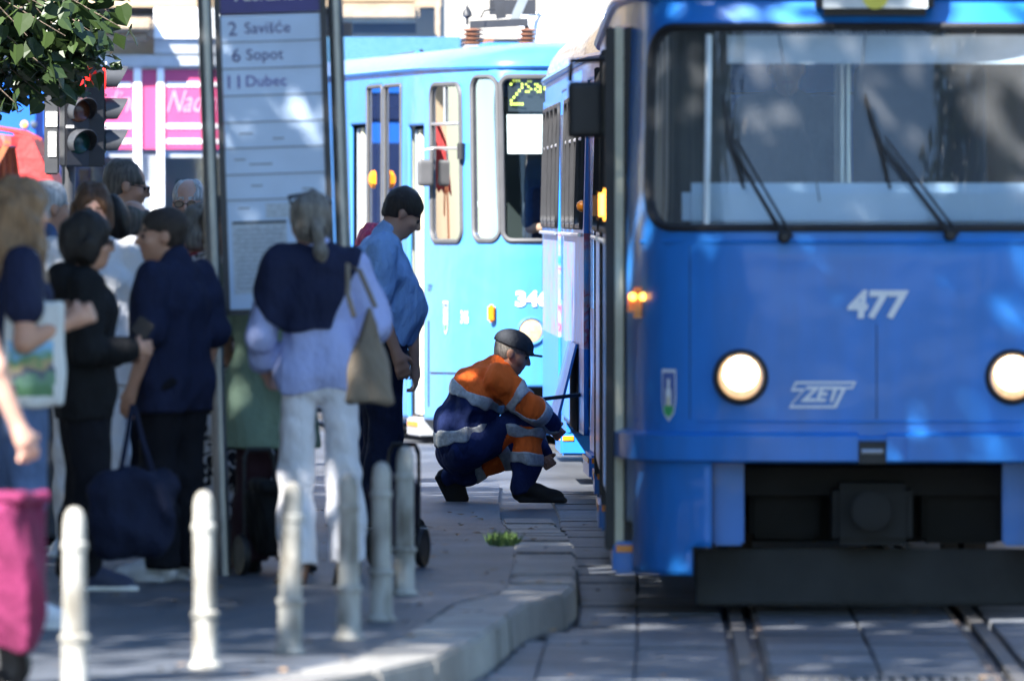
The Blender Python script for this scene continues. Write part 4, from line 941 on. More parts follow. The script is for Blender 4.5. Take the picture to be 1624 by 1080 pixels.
me = bpy.data.meshes.new('display_digits'); me.from_pydata(vs, [], fs); me.materials.append(m_led); me.update(); link('display_digits', me, dsp)
MB().add([tuple(sk.S(t, z, -.035)) for t, z in ((T(804), px_z(820, 182)), (T(870), px_z(820, 182)), (T(870), px_z(820, 244)), (T(804), px_z(820, 244)))], [(0, 1, 2, 3)]).build('paper_sheet', m_white, k4)
Bx('floor', (0, 4.7, .88), (1.9, 6.6, .05), m_grey, k4); Bx('floor', (0, .9, .88), (1.2, 1.0, .04), m_grey, k4); Bx('underframe', (0, 4.8, .45), (1.7, 7.6, .6), m_blk, k4); Bx('front_underframe', (0, .9, .36), (1.2, 1.0, .5), m_blk, k4)
for x in (-.52, .52):
    for y in (1.9, 3.7): MB().cyl((x - .05, y, .33), (x + .05, y, .33), .33, n=20).build('wheel', m_rust, k4, smooth=True)
Bx('dashboard', (.05, .42, 1.3), (1.3, .4, .2), m_rub, k4, bevel=.03); Bx('cab_partition', (-.35, 1.75, 1.75), (.9, .04, 1.7), m_int, k4); Bx('blocking_panel', (1.02, 4.6, 1.75), (.03, 6, 1.7), m_int, k4); Bx('rear_wall', (0, 8.6, 1.75), (2., .04, 1.7), m_int, k4)  # dark side panel added inside to block the bright windows behind it
for u_, x in ((.75, -.62), (1.45, -.72), (3.6, -.8), (5.2, -.8)): MB().cyl((x, u_, .9), (x, u_, 2.75), .022, n=8).build('grab_pole', m_cream, k4, smooth=True)
for z in (1.55, 1.78): MB().tube([(-.66, .95, z), (-.74, 1.45, z)], .022, 6).build('cab_rail', m_white, k4, smooth=True)
fe = Bx('fire_extinguisher', (sk.S(T(727), 1.9, -.05)[0], sk.S(T(727), 1.9, -.05)[1], px_z(729, 290)), (.05, .05, .26), M('extinguisher red', (.65, .02, .02), .4), k4, bevel=.02)
# mirror on its bent arm
pm = Vector(sk.S(T(660), 1.9, 0)); ap = Vector(sk.S(T(735), px_z(735, 236), .02)); mz = px_z(660, 275)
mk = SDF().box((0, 0, 0), (.065, .02, .105), .03).build('mirror', .012, m_gg, k4); mk.location = (pm.x - .02, pm.y - .55, mz)
MB().tube([ap - mk.location, Vector((.06, -.02, px_z(650, 236) - mz)), Vector((-.03, 0, px_z(650, 240) - mz)), Vector((-.05, 0, -.02))], .010, 8).build('mirror_arm', m_alu, mk, smooth=True)
MB().cyl(ap - mk.location + Vector((0, -.02, -.08)), ap - mk.location + Vector((0, -.02, .04)), .03, n=10).build('mirror_mount', m_rub, mk, smooth=True)
# roof gear
def kp(x, y, u): # photo pixel at distance u behind the nose -> local point
    Yw = kl.y + u; s = FPX / Yw; P = Vector((xx(x, s), Yw, zz(y, s))) - kl; return rz10.inverted() @ P
m_ins = M('insulator brown', (.22, .10, .06), .35, 0, .2, 20); m_pan = M('pantograph grey', (.02, .021, .025), .5, 0, .2, 10)
pan = MB().bar(kp(745, 40, 3.2), kp(838, 36, 3.2), .045, .06).build('pantograph', m_pan, k4)
MB().bar(kp(745, 40, 4.2), kp(838, 36, 4.2), .045, .06).build('frame_bar', m_pan, pan); MB().bar(kp(750, 40, 3.2), kp(752, 40, 4.2), .05, .05).build('frame_bar', m_pan, pan)
for x, u in ((748, 3.2), (752, 4.2), (836, 3.2)):
    p = kp(x, 78, u); z1 = kp(x, 44, u).z; n = 5; h = (z1 - p.z)
    pr = []
    for i in range(n): pr += [(.045, p.z + h * i / n), (.085, p.z + h * (i + .35) / n), (.045, p.z + h * (i + .7) / n)]
    MB().lathe(pr, (p.x, p.y, 0), 16).build('insulator', m_ins if u < 4 else m_pan, pan, smooth=True)
p = kp(741, 30, 3.2); MB().lathe([(.012, -.05), (.012, .0), (.04, .02), (.035, .05), (.005, .10)], p, 10).build('frame_finial', m_pan, pan, smooth=True)
MB().bar(kp(815, 34, 3.3), kp(833, -8, 3.3), .07, .07).build('lower_arm', M('arm pale', (.16, .18, .19), .5, 0), pan); MB().bar(kp(795, 30, 3.6), kp(790, -14, 3.6), .09, .08).build('drive_unit', m_pan, pan); MB().bar(kp(776, 12, 3.9), kp(850, 12, 3.9), .10, .12).build('base_beam', m_pan, pan)
MB().tube([kp(762, 30, 3.6), kp(768, 18, 3.6), kp(790, 14, 3.6)], .008, 6).build('cable', m_rub, pan); MB().tube([kp(835, 42, 3.4), kp(838, 58, 3.4), kp(822, 68, 3.4)], .02, 6).build('cable', m_rub, pan)
bx_ = SDF().box((0, 0, 0), (.34, .5, .155), .07).build('roof_unit', .02, m_white, k4); bx_.location = kp(905, 56, 4.4)
Bx('roof_unit_lid', (0, 0, .16), (.66, .96, .03), m_white, bx_, bevel=.01)
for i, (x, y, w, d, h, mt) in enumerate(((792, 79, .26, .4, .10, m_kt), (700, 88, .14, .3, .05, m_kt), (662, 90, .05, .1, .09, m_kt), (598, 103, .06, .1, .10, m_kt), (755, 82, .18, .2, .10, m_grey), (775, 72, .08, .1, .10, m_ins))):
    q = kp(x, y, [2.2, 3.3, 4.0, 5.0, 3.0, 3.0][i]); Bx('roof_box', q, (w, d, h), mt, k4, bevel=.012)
MB().tube([kp(585, 104, 5.2), kp(600, 97, 5.0), kp(655, 88, 4.2), kp(668, 84, 4.0)], .028, 8).build('roof_pipe', m_pan, k4, smooth=True)
MB().tube([kp(740, 20, 3.0), kp(743, -30, 3.0)], .004, 5).build('rod', m_rub, pan)

# ---- another blue tram further back: only its screened roof side shows
s_ = 183.; fb = thing('tram', 'blue tram far behind with perforated roof screen, mostly hidden', 'tram', (xx(620, s_), FPX / s_, 0), 0, 'blue trams at the stop')
m_mesh = bpy.data.materials.new('perforated screen'); m_mesh.use_nodes = True; n_ = m_mesh.node_tree; b_ = n_.nodes['Principled BSDF']
tc_ = n_.nodes.new('ShaderNodeTexCoord'); ck = n_.nodes.new('ShaderNodeTexBrick'); ck.offset = 0; ck.inputs['Scale'].default_value = 22; ck.inputs['Mortar Size'].default_value = .03; ck.inputs['Brick Width'].default_value = .5; ck.inputs['Row Height'].default_value = .5
ck.inputs['Color1'].default_value = (.07, .20, .34, 1); ck.inputs['Color2'].default_value = (.05, .17, .32, 1); ck.inputs['Mortar'].default_value = (.01, .05, .14, 1)
mp_ = n_.nodes.new('ShaderNodeMapping'); mp_.inputs['Rotation'].default_value = (R(90), 0, 0); n_.links.new(tc_.outputs['Object'], mp_.inputs[0]); n_.links.new(mp_.outputs[0], ck.inputs['Vector']); n_.links.new(ck.outputs[0], b_.inputs['Base Color'])
Bx('roof_screen', (0, .6, (zz(57, s_) + zz(106, s_)) / 2), (xx(730, s_) - xx(510, s_), .06, zz(57, s_) - zz(106, s_)), m_mesh, fb)
Bx('roof_edge', (0, .55, zz(109, s_)), (1.3, .3, .05), m_blk, fb); Bx('body', (0, 6.2, 1.6), (2.3, 11.2, 2.55), m_blue, fb, bevel=.12)
Bx('windscreen', (0, .585, 1.9), (2.0, .04, 1.0), m_navy, fb, bevel=.015); Bx('bumper', (0, .6, .55), (2.2, .2, .25), m_rub, fb, bevel=.03)
for x in (-.9, .9): MB().lathe([(.1, 0), (.09, .03), (.02, .05)], (x, .6, .95), 16, Matrix.Rotation(R(90), 3, 'X')).build('headlight', m_white, fb, smooth=True)
# ================================================================== PEOPLE
def skinmat(name, c): return M(name, c, .5, 0, .10, 14, sss=.06, spec=.35)
SK = {'fair': skinmat('skin fair', (.62, .36, .27)), 'tan': skinmat('skin tan', (.50, .27, .18)), 'deep': skinmat('skin weathered', (.40, .20, .13))}
m_lip = M('lips', (.42, .16, .14), .45); m_eye = M('eye', (.06, .045, .04), .2); m_lens = M('dark spectacle lens', (.02, .02, .025), .1)
def fabric(name, c, v=.14, b=1., bs=15): return M(name, c, .85, 0, v, 9, bump=1., bs=15, spec=.25, stretch=(1, 1, .55))
def hairmat(name, c): return M(name, c, .5, 0, .45, 26, bump=.9, bs=60, stretch=(3, 3, .5), spec=.4)
def rotm(yaw, pitch, roll=0):
    return np.array(Matrix.Rotation(R(yaw), 3, 'Z') @ Matrix.Rotation(R(-pitch), 3, 'X') @ Matrix.Rotation(R(roll), 3, 'Y'))

def hand(F, w, a, n, side, curl=.5, sc=1., k=.006):
    """w wrist, a axis of the forearm, n palm normal; five fingers"""
    a = unit(a); n = unit(n - a * (n @ a)); s = np.cross(a, n) * side
    F.cone(w, w + a * .035 * sc, .027 * sc, .032 * sc, .015)
    for q in (-.026, -.009, .009, .026): F.cone(w + a * .02 * sc + s * q * .6 * sc, w + a * .085 * sc + s * q * sc, .016 * sc, .0125 * sc, .012)
    for i, (q, l) in enumerate(((-.031, .062), (-.011, .08), (.010, .086), (.030, .076))):
        p = w + a * .085 * sc + s * q * sc; an = curl * .7
        for j, f in enumerate((.45, .32, .24)):
            d = a * math.cos(an) + n * math.sin(an); p2 = p + d * l * f * sc * 1.05
            F.cone(p, p2, (.0105 - .0012 * j) * sc, (.0095 - .0012 * j) * sc, k); p = p2; an += curl * 1.0
    p = w + a * .03 * sc + s * .028 * sc
    d1 = unit(a * .7 + s * .75 + n * (.25 + .5 * curl)); p2 = p + d1 * .042 * sc; F.cone(p, p2, .0145 * sc, .0115 * sc, .012)
    d2 = unit(a * 1. + s * .15 + n * (.3 + .7 * curl)); F.cone(p2, p2 + d2 * .034 * sc, .0115 * sc, .009 * sc, k)

def person(label, loc, face, h=1.72, girth=1., belly=0., J={}, head=(0, 0, 0), skin='fair', hair=None, top=None, bottom=None, shoes=None, glasses=None, curl=(.6, .6), palm=None, res=.0095, group=None, eyes=True, extra=None, cat='person', bare=False):
    k = h / 1.75
    P = dict(pelvis=(0, 0, .96), waist=(0, .005, 1.10), chest=(0, .005, 1.30), neck=(0, -.015, 1.475), head=(0, .02, 1.625),
             shR=(.178, -.015, 1.425), shL=(-.178, -.015, 1.425), elR=(.235, -.04, 1.14), elL=(-.235, -.04, 1.14), wrR=(.25, .05, .90), wrL=(-.25, .05, .90),
             hipR=(.088, 0, .93), hipL=(-.088, 0, .93), knR=(.10, .02, .50), knL=(-.10, .02, .50), anR=(.105, -.03, .09), anL=(-.105, -.03, .09), toR=(.13, .16, .03), toL=(-.13, .16, .03))
    P.update(J); P = {q: np.array(v, float) * k for q, v in P.items()}
    for q in ('shR', 'shL', 'hipR', 'hipL'):
        if q not in J: P[q][0] *= .5 + .5 * girth
    root = thing('person', label, cat, loc, R(face), group)
    lat = unit(P['shR'] - P['shL']); fwd = unit(np.cross(V(0, 0, 1), lat)) ; fwd = unit(np.cross(unit(P['neck'] - P['pelvis']), lat))
    g = girth
    def torso(F, o, lo=True):
        F.cone(P['pelvis'], P['waist'], .118 * k * g + o, .108 * k * g + o, .04, lat, 1.34)
        F.cone(P['waist'], P['chest'], .108 * k * g + o, .118 * k * g + o, .05, lat, 1.36)
        F.cone(P['chest'], P['chest'] * .35 + P['neck'] * .65, .116 * k * g + o, .075 * k + o, .05, lat, 1.5)
        for sd in ('shR', 'shL'):
            q = P[sd] * .9 + P['neck'] * .1; F.cone(q - V(0, 0, .012) * k, P['neck'] * .8 + P[sd] * .2 - V(0, 0, .02) * k, .046 * k + o, .052 * k + o, .05)
        if belly: F.ell(P['waist'] + fwd * .06 * k + V(0, 0, .02), V(.145, .09 + belly * .6, .17) * k * g + o, np.stack([lat, fwd, np.cross(lat, fwd)], 1), .06)
    def arm(F, sd, o, frac=1., k2=.02):
        s, e, w = P['sh' + sd], P['el' + sd], P['wr' + sd]
        F.cone(s, e, .052 * k * (g * .5 + .5) + o, .040 * k * (g * .5 + .5) + o, k2); F.cone(e, w, .041 * k + o, .027 * k + o, .02)
    def leg(F, sd, o, o2=None, k2=.03):
        a, b, c = P['hip' + sd], P['kn' + sd], P['an' + sd]; o2 = o if o2 is None else o2
        F.cone(a, b, .084 * k * (g * .6 + .4) + o, .054 * k + (o + o2) / 2, k2); F.cone(b, b * .6 + c * .4, .053 * k + (o + o2) / 2, .052 * k + (o * .4 + o2 * .6), .03); F.cone(b * .6 + c * .4, c, .052 * k + (o * .4 + o2 * .6), .034 * k + o2, .03)
    # ---- body
    F = SDF(); torso(F, -.006)
    Hm = rotm(*head); hc = P['head']; hs = k ** .5
    hp = lambda x, y, z: hc + Hm @ (V(x, y, z) * hs)
    F.cone(P['neck'], hc + Hm @ (V(0, -.02, -.06) * hs), .062 * k * (g * .5 + .5), .052 * k, .03)
    F.ell(hp(0, -.012, .035), V(.076, .097, .088) * hs, Hm, .03); F.ell(hp(0, .03, -.035), V(.060, .068, .082) * hs, Hm, .03); F.ell(hp(0, .058, -.088), V(.030, .028, .024) * hs, Hm, .02)
    F.cone(hp(-.035, .068, .026), hp(.035, .068, .026), .014 * hs, None, .015)
    F.cone(hp(0, .092, .018), hp(0, .112, -.022), .007 * hs, .013 * hs, .012); F.cone(hp(-.012, .096, -.026), hp(.012, .096, -.026), .009 * hs, None, .01)
    F.cone(hp(-.02, .086, -.053), hp(.02, .086, -.053), .009 * hs, None, .01)
    for x in (-1, 1):
        F.ell(hp(x * .033, .096, .004), V(.018, .014, .011) * hs, Hm, .01, sub=True); F.ell(hp(x * .044, .062, -.025), V(.024, .024, .022) * hs, Hm, .02)
        F.ell(hp(x * .078, -.012, -.005), V(.011, .022, .032) * hs, Hm @ rotm(0, -12), .008)
    for sd, sg in (('R', 1), ('L', -1)):
        arm(F, sd, 0); leg(F, sd, -.004)
        ax = P['wr' + sd] - P['el' + sd]
        pn = -lat * sg if not palm or not palm.get(sd) else np.array(palm[sd], float)
        hand(F, P['wr' + sd], ax, pn, sg * (1 if True else 1), curl[0 if sd == 'R' else 1], k)
        an, to = P['an' + sd], P['to' + sd]
        F.cone(an, an * .5 + to * .5, .036 * k, .036 * k, .02); F.cone(an * .5 + to * .5, to, .036 * k, .026 * k, .02); F.cone(an, an + V(0, 0, -.04) - unit(to - an) * .03, .034 * k, .03 * k, .02)
    Hi = Hm.T
    def skinidx(c):
        q = (c - hc) @ Hm / hs; x, y, z = q[:, 0], q[:, 1], q[:, 2]; r = np.zeros(len(c), int)
        r[(np.abs(x) < .026) & (np.abs(z + .053) < .0085) & (y > .075)] = 1
        r[(np.abs(x) > .012) & (np.abs(x) < .054) & (np.abs(z - .03 - .004 * (np.abs(x) < .035)) < .0065) & (y > .06)] = 2
        for sd in 'RL': r[np.linalg.norm(c - P['an' + sd], axis=1) < .10] = 3
        return r
    hmt = hair[1] if hair else M('grey brows', (.3, .28, .26), .6)
    F.build('body', res, [SK[skin], m_lip, hmt, M('grey sock', (.30, .31, .34), .9) if not bare else SK[skin]], root, skinidx)
    if eyes:
        for x in (-1, 1): MB().lathe([(.002, -.012), (.009, -.006), (.0115, .002), (.009, .008), (.002, .011)], hp(x * .032, .083, .005), 10).build('eye', m_eye, root, smooth=True)
    # ---- clothes
    def make_top(ox=0.):
        T_ = SDF(); o = top.get('off', .012) + ox; torso(T_, o)
        hem = top.get('hem', .86) * k; dn = top.get('hemdir')
        if hem < .93 * k and not dn:
            for sd in 'RL': T_.cone(P['hip' + sd] + V(0, 0, .02), V(P['hip' + sd][0], P['hip' + sd][1], hem - .03), .10 * k * g + o, .10 * k * g + o + top.get('flare', 0), .06)
        fr = top.get('sleeve', .6)
        for sd in 'RL':
            s, e, w = P['sh' + sd], P['el' + sd], P['wr' + sd]; so = o + top.get('soff', .006)
            if fr < 1:
                m = s + (e - s) * fr; T_.cone(s, m, .055 * k * (g * .5 + .5) + so, .047 * k * (g * .5 + .5) + so + .012, .022)
            else:
                m = e + (w - e) * (fr - 1); T_.cone(s, e, .055 * k * (g * .5 + .5) + so, .043 * k + so, .022); T_.cone(e, m, .043 * k + so, .031 * k + so, .02)
        if top.get('collar'):
            nb = P['neck'] + V(0, 0, .015); T_.cone(nb - fwd * .01, nb + V(0, 0, .022) + fwd * .005, .066 * k * (g * .5 + .5), .062 * k * (g * .5 + .5), .012)
        if top.get('hood'): T_.ell(P['neck'] - fwd * .085 + V(0, 0, -.03), V(.11, .06, .08), np.stack([lat, fwd, np.cross(lat, fwd)], 1), .04)
        for sd in 'RL':                                   # straight cuffs
            s, e, w = P['sh' + sd], P['el' + sd], P['wr' + sd]
        up = unit(hc - P['neck'])
        T_.ell(P['neck'] + up * (.085 if not top.get('collar') else .10) + fwd * .03, V(.062, .075, .062 if not top.get('collar') else .055) * k, None, .012, sub=True)
        T_.wrinkle(top.get('wr', .008), top.get('wf', 22), int(h * 1000) + len(label))
        if ox: return T_
        if dn: T_.cut(V(*dn[0]), V(*dn[1]))
        else: T_.cut(V(0, 0, hem), V(0, 0, -1))
        T_.build(top.get('name', 'shirt'), res, top['mat'] if isinstance(top['mat'], list) else [top['mat']], root, top.get('fn'))

    def make_bot(ox=0.):
        B = SDF(); o = bottom.get('off', .012) + ox; o2 = bottom.get('off2', .022) + ox
        if bottom.get('skirt'):
            z0 = bottom['hem'] * k; B.cone(P['pelvis'] + V(0, 0, .12), P['pelvis'], .115 * k * g + o, .135 * k * g + o, .05, lat, 1.3); B.cone(P['pelvis'], V(P['pelvis'][0], P['pelvis'][1], z0), .135 * k * g + o, bottom['skirt'], .05, lat, 1.25); B.cut(V(0, 0, z0), V(0, 0, -1))
            if bottom.get('dress'): torso(B, o)
        else:
            B.cone(P['pelvis'] - (P['waist'] - P['pelvis']) * .15, P['pelvis'] * .55 + P['waist'] * .45, .116 * k * g + o * .8, .112 * k * g + o * .6, .04, lat, 1.34)
            for sd in 'RL':
                leg(B, sd, o, o2, .04); a_, b_ = P['an' + sd], P['kn' + sd]; d = unit(a_ - b_); c_ = a_ + d * bottom.get('len', .0) * k
                B.cone(a_ - d * .2, c_, .05 * k + o2, .044 * k + o2, .03)
        B.wrinkle(bottom.get('wr', .006), bottom.get('wf', 24), int(h * 900) + 3, (1, 1, .7))
        if not bottom.get('skirt'):
            B.cut(V(0, 0, bottom.get('cutz', .055)), V(0, 0, -1))
        if ox: return B
        B.build(bottom.get('name', 'trousers'), res, bottom['mat'] if isinstance(bottom['mat'], list) else [bottom['mat']], root, bottom.get('fn'))

    if top: make_top()
    if bottom: make_bot()
    if shoes:
        for sd in 'RL':
            an, to = P['an' + sd], P['to' + sd]; d = unit(to - an); 
            f2 = unit((to - an) * V(1, 1, 0)) if abs(d[2]) < .6 else unit(to - an); sv = unit(np.cross(f2, V(0, 0, 1))) if abs(d[2]) < .6 else V(1, 0, 0); upv = unit(np.cross(sv, f2)); Rm = np.stack([sv, f2, upv], 1)
            mid = (an * .42 + to * .58); 
            mid = mid - upv * (.055 * k if abs(d[2]) >= .6 else 0)
            if abs(d[2]) < .6: mid[2] = an[2] - .055 * k
            S_ = SDF(); S_.ell(mid + f2 * .055 * k, V(.046, .085, .044) * k, Rm, .03); S_.cone(an - f2 * .02 * k + upv * -.02, an - f2 * .025 * k - upv * .045, .042 * k, .038 * k, .03); S_.cone(an + upv * .005 * k, mid + upv * .01, .04 * k, .042 * k, .03)
            S_.cone(an, an * .5 + to * .5, .046 * k, .046 * k, .02); S_.cone(an * .5 + to * .5, to, .046 * k, .036 * k, .02); S_.cone(an, an + V(0, 0, -.04) - unit(to - an) * .03, .044 * k, .04 * k, .02); (S_.cut(an + upv * .03 * k, upv) if abs(d[2]) < .6 else None)
            sole_z = mid - upv * .026 * k
            S_.box(sole_z + f2 * .012 * k, V(.044, .142, .015) * k, .014, Rm, .012); S_.ell(sole_z + f2 * .1 * k, V(.05, .055, .016) * k, Rm, .02)
            S_.cut(sole_z - upv * .014 * k, -upv)
            fn = lambda c, z=sole_z, u=upv: ((c - z) @ u < .012).astype(int)
            S_.build('shoe', min(res, .008), list(shoes), root, fn)
    # ---- hair
    if hair:
        kind, hm = hair; H = SDF(); th = .010 if kind in ('short', 'crop', 'receding', 'ring') else .013 if kind == 'pony' else .018
        H.ell(hp(0, -.016, .04), V(.076 + th, .097 + th, .088 + th) * hs, Hm, .02)
        if kind in ('short', 'receding', 'ring', 'crop'):
            H.ell(hp(0, -.045, -.02), V(.066, .058, .06) * hs, Hm, .03)
        if kind == 'pony': H.ell(hp(0, -.03, -.01), V(.078, .075, .085) * hs, Hm, .03)
        if kind in ('bob', 'long', 'full'):
            H.ell(hp(0, -.035, -.02), V(.088, .082, .095) * hs, Hm, .04)
            for x in (-1, 1): H.cone(hp(x * .07, .02, .03), hp(x * .078, -.005, -.06 if kind != 'long' else -.12), .03, .026, .03)
        if kind == 'long':
            for x in (-1, 1): H.chain([hp(x * .075, -.005, -.04), hp(x * .09, .0, -.14), hp(x * .10, .02, -.26), hp(x * .085, .04, -.36)], [.04, .045, .04, .018], .04)
            H.chain([hp(0, -.07, -.02), hp(0, -.09, -.15), hp(0, -.09, -.34)], [.085, .085, .04], .05)
        if kind == 'pony': H.chain([hp(0, -.10, -.02), hp(0, -.125, -.05), hp(.01, -.13, -.13), hp(.012, -.115, -.20)], [.036, .026, .034, .012], .02)
        # keep the face clear
        fz = -.03; H.ell(hp(0, .105, fz), V(.068 if kind != 'bob' else .058, .078, .088 if kind != 'short' else .098) * hs, Hm, .012, sub=True)
        if kind == 'receding': H.ell(hp(0, .10, .085), V(.062, .085, .05) * hs, Hm, .02, sub=True); H.ell(hp(0, .0, .14), V(.04, .06, .035), Hm, .02, sub=True)
        if kind == 'ring': H.ell(hp(0, .02, .135), V(.085, .14, .105) * hs, Hm, .02, sub=True)
        if kind in ('short', 'crop', 'receding', 'ring'):
            for x in (-1, 1): H.ell(hp(x * .085, .005, -.025), V(.03, .035, .04) * hs, Hm, .01, sub=True); H.ell(hp(x * .075, .062, -.035), V(.035, .05, .062) * hs, Hm, .01, sub=True)
            H.cut(hp(0, -.06, -.058), Hm @ V(0, .3, -1))
        H.wrinkle(.009 if kind in ('long', 'bob', 'pony', 'full') else .004, 48, len(label), (1, 1, .3)); H.build('hair', min(res, .009), [hm], root)
    if glasses:
        gm = glasses if not isinstance(glasses, bool) else m_lens
        fr_ = MB()
        for x in (-1, 1):
            pts = [hp(x * .034 + .023 * math.cos(a), .107 - abs(.3 * (x * .034 + .023 * math.cos(a))) ** 2 * 3, .003 + .017 * math.sin(a)) for a in np.linspace(0, 6.28, 14)[:-1]]
            fr_.tube(pts, .0028, 5, closed=True); fr_.tube([hp(x * .058, .098, .008), hp(x * .078, .05, .01), hp(x * .082, -.02, .006)], .0025, 5)
        fr_.tube([hp(-.011, .108, .006), hp(.011, .108, .006)], .0025, 5)
        go = fr_.build('glasses', m_rub, root, smooth=True)
        for x in (-1, 1):
            pts = [tuple(hp(x * .034 + .022 * math.cos(a), .1065, .003 + .016 * math.sin(a))) for a in np.linspace(0, 6.28, 14)[:-1]]
            MB().add(pts, [tuple(range(13))]).build('spectacle_lens', gm, go)
    if extra: extra(dict(root=root, P=P, lat=lat, fwd=fwd, hp=hp, k=k, Hm=Hm, top=make_top, bot=make_bot, torso=torso, hs=hs))
    return root
ground = lambda s, x=None: plat_z(FPX / s)
def place(px, s, dz=0): return (xx(px, s), FPX / s, plat_z(FPX / s) + dz)
# ================================================================== THE STOP AND ITS PEOPLE
# ---- stop sign on two poles
s_ = 366.; sg = thing('stop_sign', 'tall tram stop sign with line list and timetable between two steel poles', 'sign', place(355, s_)); sg.rotation_euler = (0, R(-1.9), R(3)); sg.location.z -= .027
m_pole = M('galvanised pole', (.25, .265, .28), .32, .8, .15, 6); m_panel = M('sign panel', (.54, .68, .88), .4, 0, .07, 4); m_indigo = M('sign indigo', (.03, .025, .20), .4); m_sl = M('sign line', (.22, .26, .32), .5); m_paper = M('timetable paper', (.50, .56, .62), .6, 0, .18, 60)
for x in (0, .565): MB().tube([(x, 0, -.01), (x, 0, 3.1)], .033, 16).build('pole', m_pole, sg, smooth=True)
fr_ = MB()
for x in (.052, .512): fr_.box((x, .0, 2.1), (.028, .05, 1.9))
fr_.box((.282, 0, 1.162), (.488, .05, .024)).build('frame', m_gg, sg)
Bx('panel', (.282, 0, 1.81), (.43, .03, 1.27), m_panel, sg); Bx('header_panel', (.282, -.0, 2.70), (.43, .034, .49), m_indigo, sg)
zr = lambda y: (915 - y) / 366.
for y in (62, 104, 147, 189, 230, 272, 312): Bx('divider', (.282, -.017, zr(y)), (.43, .004, .006), m_sl, sg)
pl = lambda x, z: (lambda a, b, t: (x + a, -.0175 - t, z + b))
LX = .063 + .02
for num, txt, y, nx, tx_, mt in (('2', 'Savišće', 42, .117, .268, m_indigo), ('6', 'Sopot', 84, .129, .252, m_indigo), ('11', 'Dubec', 126, .115, .254, M('sign violet', (.07, .045, .33), .4))):
    lettering('line_number', num, .084, pl(nx, zr(y)), mt, sg, .0); lettering('destination', txt, .068, pl(tx_, zr(y) + .002), mt, sg, .0)
lettering('stop_name', 'Tuškanac', .085, lambda a, b, t: (.27 + a, -.0185 - t, zr(-2) + b + .03), m_white, sg, .001)
for i, (y, x, w) in enumerate(((207, .16, .06), (216, .3, .05), (248, .13, .05), (256, .22, .1), (290, .2, .05), (297, .42, .05), (325, .14, .05), (331, .34, .06))): Bx('worn_lettering', (x, -.0165, zr(y)), (w, .003, .006), m_sl, sg)
Bx('map_sheet', (.30, -.0175, zr(330)), (.13, .003, .06), m_paper, sg)
tt = Bx('timetable', (.205, -.0185, zr(405)), (.235, .004, .30), m_paper, sg); Bx('timetable_edge', (.205, -.020, zr(348)), (.235, .004, .01), m_rub, tt)
for i in range(14): Bx('timetable_row', (.205, -.0212, zr(360 + i * 7)), (.21, .001, .006), M('timetable print', (.34, .38, .44), .7, 0, .35, 90), tt)

# ---- clothing palette
navy = fabric('navy cotton', (.012, .017, .048)); black = fabric('black cloth', (.008, .0085, .010)); blk_tr = fabric('black trousers', (.006, .0065, .011)); polo = fabric('light blue polo', (.28, .46, .76)); jeans_d = fabric('dark jeans', (.012, .017, .045)); jeans = fabric('blue jeans', (.09, .14, .26), .3)
white_c = fabric('white cotton', (.72, .72, .74), .05); wtrous = fabric('white trousers', (.74, .73, .76), .06); hiv_o = fabric('orange workwear', (.95, .15, .02), .1); hiv_n = fabric('navy workwear', (.011, .022, .09)); sage = fabric('sage cloth', (.20, .29, .22)); maroon = fabric('dark maroon', (.035, .015, .022)); redc = fabric('red cloth', (.5, .03, .04)); grey_c = fabric('grey cloth', (.10, .11, .13)); lilac = fabric('pale shirt', (.45, .47, .55))
band_m = M('reflective band', (.42, .43, .43), .4, .2, .25, 40, bump=.5, bs=90)
m_brn = M('brown leather', (.16, .075, .04), .5, 0, .2, 14); m_sole = M('white sole', (.75, .75, .74), .6); m_shoe_b = M('black shoe', (.005, .005, .006), .85, 0, .2, 30); m_wsn = M('white sneaker', (.62, .63, .65), .55, 0, .08, 20); m_nsn = M('navy sneaker', (.03, .04, .09), .7)
h_black = hairmat('black hair', (.012, .009, .008)); h_grey = hairmat('grey hair', (.20, .18, .155)); h_white = hairmat('white hair', (.50, .49, .48)); h_brown = hairmat('brown hair', (.11, .055, .028)); h_blond = hairmat('dark blond hair', (.22, .13, .065)); h_dkbr = hairmat('dark brown hair', (.03, .02, .015)); h_pink = hairmat('pink hair', (.75, .07, .16)); h_sp = hairmat('salt and pepper hair', (.12, .105, .09))
def stripes():
    m = fabric('striped shirt', (.24, .32, .72)); n = m.node_tree; b = n.nodes['Principled BSDF']
    tc = n.nodes.new('ShaderNodeTexCoord'); w = n.nodes.new('ShaderNodeTexWave'); w.bands_direction = 'X'; w.inputs['Scale'].default_value = 42
    rp = n.nodes.new('ShaderNodeValToRGB'); rp.color_ramp.elements[0].color = (.26, .33, .70, 1); rp.color_ramp.elements[1].color = (.55, .60, .82, 1)
    n.links.new(tc.outputs['Object'], w.inputs[0]); n.links.new(w.outputs[0], rp.inputs[0]); n.links.new(rp.outputs[0], b.inputs['Base Color']); return m
def pattern():
    m = fabric('patterned dress cloth', (.5, .5, .5)); n = m.node_tree; b = n.nodes['Principled BSDF']
    tc = n.nodes.new('ShaderNodeTexCoord'); w = n.nodes.new('ShaderNodeTexNoise'); w.inputs['Scale'].default_value = 17; w.inputs['Detail'].default_value = 1.5; w.inputs['Distortion'].default_value = 1.2
    rp = n.nodes.new('ShaderNodeValToRGB'); rp.color_ramp.interpolation = 'CONSTANT'; rp.color_ramp.elements[0].color = (.012, .012, .018, 1); rp.color_ramp.elements[1].color = (.62, .63, .68, 1); rp.color_ramp.elements[1].position = .5
    n.links.new(tc.outputs['Object'], w.inputs['Vector']); n.links.new(w.outputs[0], rp.inputs[0]); n.links.new(rp.outputs[0], b.inputs['Base Color']); return m

